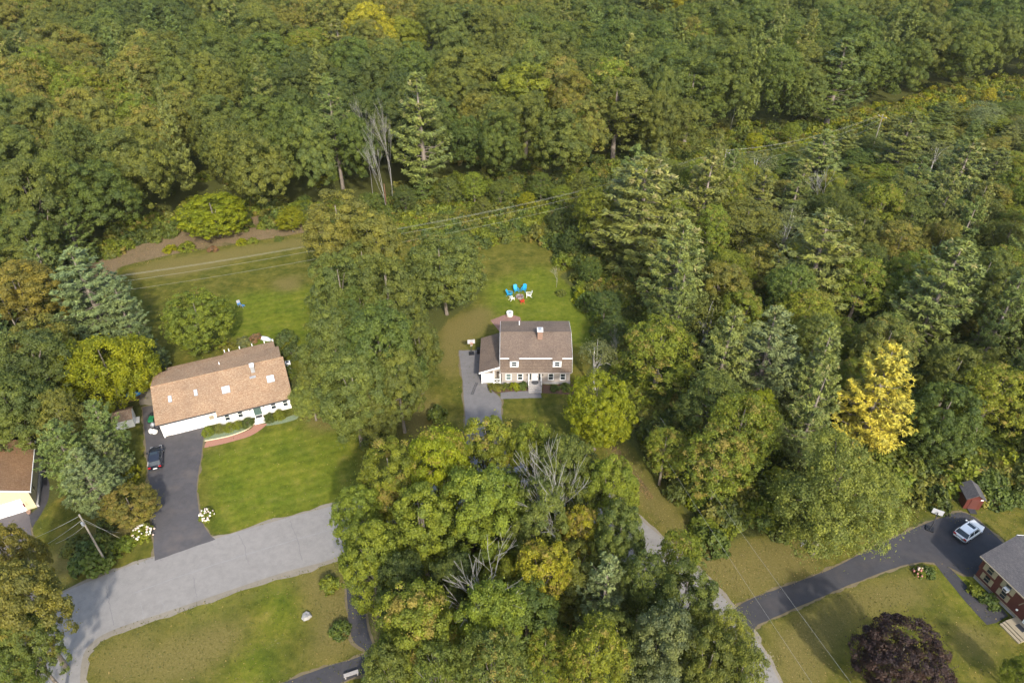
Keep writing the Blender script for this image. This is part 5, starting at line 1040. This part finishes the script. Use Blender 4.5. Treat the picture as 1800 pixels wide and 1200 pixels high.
for px, py, rad, h, co, lab in ((228,838,1.6,1.9,'BY','bright green shrub at the driveway edge'),(168,992,2.4,3.2,'MG','wide green thicket below the roadside pole'),(185,972,1.8,3.0,'OL','upright olive shrub hiding the foot of the roadside pole'),(140,965,1.9,1.7,'OL','olive shrub between the roadside pole and the yellow house path'),(215,965,1.6,1.3,'YG','yellow-green shrub at the guy wire foot'),(190,925,1.5,1.6,'DG','dark shrub between the pole and the rust-tinged tree'),(300,440,1.6,1.2,'BY','yellow shrub at the bank below the wood'),(330,438,2.0,1.5,'YG','green-yellow shrub at the bank below the wood'),(375,440,1.2,.9,'RB','rusty shrub on the bank'),(425,428,1.4,1.1,'BY','yellow shrub on the leafy bank'),(445,426,1.3,1.0,'YG','yellow-green shrub on the leafy bank'),(490,422,1.0,1.0,'MG','small green shrub on the leafy bank'),
        (505,600,2.0,2.0,'DG','dark evergreen shrub at the white house corner'),(515,625,1.8,2.2,'DG','tall dark shrub beside the white house end wall'),(505,660,1.7,1.8,'MG','round green shrub by the air units'),(400,610,1.4,1.0,'OY','flowering bed shrub behind the white house'),(430,603,1.5,1.1,'GY','grey-leaved bed shrub behind the white house'),(450,596,1.3,1.0,'RB','purplish bed shrub behind the white house'),(580,1030,1.3,1.6,'YG','bright green sapling bush on the dry lawn'),(597,1110,1.2,1.2,'MG','low green bush near the lower driveway'),
        (770,735,1.6,2.2,'MG','loose green shrub beside the covered mower'),(655,780,2.2,2.0,'DG','dark thicket in the shade of the oak clump'),(985,517,1.2,.9,'OL','olive shrub in the island bed of the fire pit lawn'),(1650,885,.55,.6,'BY','bright little yellow-green shrub on the barn shed lawn'),(1628,890,.6,.6,'OL','dull little shrub on the barn shed lawn'),(1745,880,1.9,2.3,'MG','round green shrub beside the barn shed'),(1632,1008,.9,.9,'MG','green shrub by the pink hydrangea'),(1712,1040,1.0,.9,'YG','yellow-green shrub before the red house'),(1738,1058,1.2,1.0,'MG','green shrub by the red house steps'),(1240,935,2.4,1.8,'YG','yellow-green thicket at the point of the wood')):
    shrub(px, py, rad, h, co, lab)
def hydrangea(px, py, rad, h, n, fl, label, seed):
    r = shrub(px, py, rad, h, 'YG', label, name='hydrangea'); rr = random.Random(seed); s = r.scale
    for k in range(n):
        a, b = rr.uniform(0, 6.28), math.acos(rr.uniform(.15, 1)); q = (math.cos(a)*math.sin(b)*1.12, math.sin(a)*math.sin(b)*1.12, math.cos(b)*1.3+.1)
        f = MB().ball((0, 0, 0), rr.uniform(.09, .16)/s[0], 7, 5, 1.2).build('flower_head', fl if rr.random() < .6 else 'flower_pink', r, True, loc=q)
hydrangea(253, 940, 1.45, 1.3, 46, 'flower_white', 'white hydrangea bush on the pole side of the wide driveway', 1); hydrangea(364, 908, 1.05, 1.1, 32, 'flower_white', 'white hydrangea bush on the lawn side of the wide driveway', 2); hydrangea(1616, 1008, .8, .8, 16, 'flower_rose', 'pink hydrangea beside the branching of the black driveway', 3)

# shrubs along the corridor and wood edges, one by one where they can be told apart
EDGE = [GP([(690,400),(740,385),(850,380),(960,370),(1050,362)]), GP([(990,440),(1015,500),(1040,560),(1065,610)]), GP([(1140,720),(1155,790),(1190,855),(1240,918)]), GP([(1260,945),(1330,930),(1400,915)]), GP([(1600,880),(1660,868),(1730,868),(1800,872)]), GP([(1040,380),(1150,330),(1260,285),(1400,262),(1550,245),(1700,215),(1790,190)]), GP([(1060,355),(1250,275),(1400,245),(1550,230),(1700,195),(1790,172)])]
WH = ['in the meadow', 'edging the fire pit lawn', 'along the leafy track', 'at the wood point', 'behind the barn shed', 'corridor side of the mixed wood', 'below the back wood']
for P, wh in zip(EDGE, WH):
    L = np.array(smooth_line(P, 8)); s_ = np.r_[0, np.cumsum(np.linalg.norm(np.diff(L, axis=0), axis=1))]; d_ = 0
    while d_ < s_[-1]:
        x, y = np.interp(d_, s_, L[:, 0])+R.uniform(-1.6, 1.6), np.interp(d_, s_, L[:, 1])+R.uniform(-1.6, 1.6); rad = R.uniform(1.2, 2.4); co = R.choice(('YG', 'MG', 'OL', 'BY', 'MG', 'DG', 'OY') if wh not in WH[5:] else ('YG', 'BY', 'YG', 'OY', 'MG'))
        p_, _d = near(x, y); sz = 'large' if rad > 1.85 else 'small'; lab = f'{sz} {WORD[co]} shrub {wh}, by {p_}'; shrub(0, 0, rad, rad*R.uniform(.9, 1.5), co, lab, lab, xy=(x, y)); d_ += rad*1.7
# low growth under and between them, nobody could count it
UND = [BACK, LEFT, RIGHT, GP([(690,400),(760,375),(950,362),(1060,345),(1040,400),(985,445),(950,420),(840,430),(800,480),(740,440)]), [(22,139),(46,150),(72,167),(120,193),(190,224),(300,284),(178,234),(113,201),(56,182),(22,161)],
       [(-46,140),(-20,138),(10,140),(22,141),(22,163),(7,159),(-10,157),(-29,152),(-46,147)], [(12,134),(13.5,118),(15,104),(17,90),(18,80),(23,82),(23,104),(19,130)], [(19.5,82),(20.5,70),(24,60),(28,57.5),(29,63),(25,74),(23,84)], [(27,57),(36,56.5),(46,60.5),(53,62.5),(68,62.5),(90,58),(90,66),(53,69),(40,66),(27,62)], [(-14,34),(-10,58),(4,58),(14,46),(18,34)],
       [(-29,148),(-10,152),(7,154),(22,159),(56,181),(113,200),(178,232),(178,250),(113,217),(56,198),(22,176),(7,170),(-29,165)], [(-48,140),(-72,139),(-86,125),(-90,132),(-72,152),(-48,154)]]
def undergrowth(name, label, polys, n, colours, rad, seed, zmax=260, near=None):
    rr = random.Random(seed); pts = []
    for P, nn in zip(polys, n):
        A = np.array(P); lo, hi = A.min(0), A.max(0); got = tries = 0
        while got < nn and tries < nn*30:
            tries += 1; x, y = rr.uniform(lo[0], hi[0]), rr.uniform(lo[1], min(hi[1], zmax))
            if abs(x) > .80*depth(x, y, 2)+6 or not inside(P, np.array([x]), np.array([y]))[0]: continue
            pts.append((x, y)); got += 1
    ng = bpy.data.node_groups.new(name, 'GeometryNodeTree')
    ng.interface.new_socket('Geometry', in_out='INPUT', socket_type='NodeSocketGeometry'); ng.interface.new_socket('Geometry', in_out='OUTPUT', socket_type='NodeSocketGeometry')
    N = ng.nodes; L = ng.links; gi = N.new('NodeGroupInput'); go = N.new('NodeGroupOutput'); jn = N.new('GeometryNodeJoinGeometry'); L.new(jn.outputs[0], go.inputs[0])
    def named(q, typ):
        a = N.new('GeometryNodeInputNamedAttribute'); a.data_type = typ; a.inputs['Name'].default_value = q; return a.outputs[0]
    wh, ro, sc = named('which', 'INT'), named('rot', 'FLOAT_VECTOR'), named('scl', 'FLOAT_VECTOR')
    for k, b in enumerate(BUSH):
        m2 = b.copy(); m2.materials[0] = MATS['leaf_far']; ob = bpy.data.objects.new('bush_source', m2)
        oi = N.new('GeometryNodeObjectInfo'); oi.inputs['Object'].default_value = ob; oi.inputs['As Instance'].default_value = True
        eq = N.new('FunctionNodeCompare'); eq.data_type = 'INT'; eq.operation = 'EQUAL'; L.new(wh, eq.inputs[2]); eq.inputs[3].default_value = k
        ip = N.new('GeometryNodeInstanceOnPoints'); L.new(gi.outputs[0], ip.inputs['Points']); L.new(eq.outputs[0], ip.inputs['Selection']); L.new(oi.outputs['Geometry'], ip.inputs['Instance']); L.new(ro, ip.inputs['Rotation']); L.new(sc, ip.inputs['Scale']); L.new(ip.outputs[0], jn.inputs[0])
    me = bpy.data.meshes.new(name); me.from_pydata([(x, y, 0) for x, y in pts], [], []); n_ = len(pts)
    def put(q, typ, key, vals): me.attributes.new(q, typ, 'POINT').data.foreach_set(key, vals)
    put('which', 'INT', 'value', [rr.randrange(len(BUSH)) for _ in range(n_)]); put('rot', 'FLOAT_VECTOR', 'vector', [c for _ in range(n_) for c in (0, 0, rr.uniform(0, 6.28))])
    sv = []
    for _ in range(n_): q = rr.uniform(*rad); sv += [q, q, q*rr.uniform(.5, 1.2)]
    put('scl', 'FLOAT_VECTOR', 'vector', sv); put('col', 'FLOAT_COLOR', 'color', [c for _ in range(n_) for c in (*jit(C_[rr.choice(colours)], rr), 1)]); put('turn', 'FLOAT', 'value', [rr.random()*.08 for _ in range(n_)])
    o = bpy.data.objects.new(name, me); COL.objects.link(o); o.modifiers.new('growth', 'NODES').node_group = ng
    tag(o, label, 'undergrowth', kind='stuff')
undergrowth('corridor_brush', 'yellowing brush filling the far end of the corridor', [OPEN, GP([(1400,245),(1500,200),(1660,160),(1820,122),(1820,160),(1500,225)])], (520, 420), ('YG', 'BY', 'OY', 'YE', 'YO', 'YG'), (.9, 2.0), 22)
undergrowth('undergrowth', 'dense low bushes and saplings on the floor of the woods', UND, (700, 160, 1500, 420, 750, 480, 190, 150, 300, 160, 900, 170), ('MG', 'OL', 'YG', 'DG', 'YG', 'OY'), (.9, 2.3), 21)

# fallen leaves and weeds on the grass
def scatter(name, label, polys, counts, cols, size, seed, flat=True):
    rng = np.random.default_rng(seed); P_ = []
    for P, n in zip(polys, counts):
        A = np.array(P); lo, hi = A.min(0), A.max(0); q = rng.uniform(lo, hi, (n*4, 2)); q = q[inside(P, q[:, 0], q[:, 1])][:n]; P_.append(q)
    q = np.vstack(P_); n = len(q); C = np.c_[q, rng.uniform(.02, .06, n)]; N = rng.normal(size=(n, 3))*(.25 if flat else .9)+np.array([0, 0, 1.])
    me = leaf_mesh(name, cards(C, N, size*rng.uniform(.6, 1.5, n), .7, rng, .1), 'leaf', rng.random(n), rng.random(n), np.ones(n)); o = bpy.data.objects.new(name, me); COL.objects.link(o); o.color = (*cols, 0); tag(o, label, 'leaves', kind='stuff')
scatter('fallen_leaves', 'pale fallen leaves scattered over the dry grass and the track', [LAWNS[8], LAWNS[9], LAWNS[1], LAWNS[6], DRY[2]], (1500, 500, 300, 250, 500), (.33, .24, .11), .06, 31)
scatter('leaf_litter', 'brown leaves on the bank below the back wood and along the road edge', [LEAFY[0], LEAFY[1]], (2500, 700), (.28, .19, .095), .10, 32)
scatter('grass_tufts', 'coarse darker tufts and weeds in the lawns', [LAWNS[1], LAWNS[2], LAWNS[3], LAWNS[6], LAWNS[8], LAWNS[9], LAWNS[10]], (1800, 2200, 1500, 2500, 1800, 1800, 900), (.11, .115, .024), .065, 33, False)
# the slightly hazy air of the day
m_, nt_, n_, l_, bs_ = nodes_of('haze'); n_.remove(bs_); pv = n_.new('ShaderNodeVolumePrincipled'); pv.inputs['Density'].default_value = 0.00005; pv.inputs['Color'].default_value = (0.95, 0.95, 0.93, 1); pv.inputs['Anisotropy'].default_value = 0.2
l_.new(pv.outputs[0], n_['Material Output'].inputs['Volume'])
hz_ = MB().box(-420, 420, -40, 460, -1.0, 73).build('haze', 'haze'); tag(hz_, 'thin pale haze in the air over the woods', 'haze', kind='stuff')
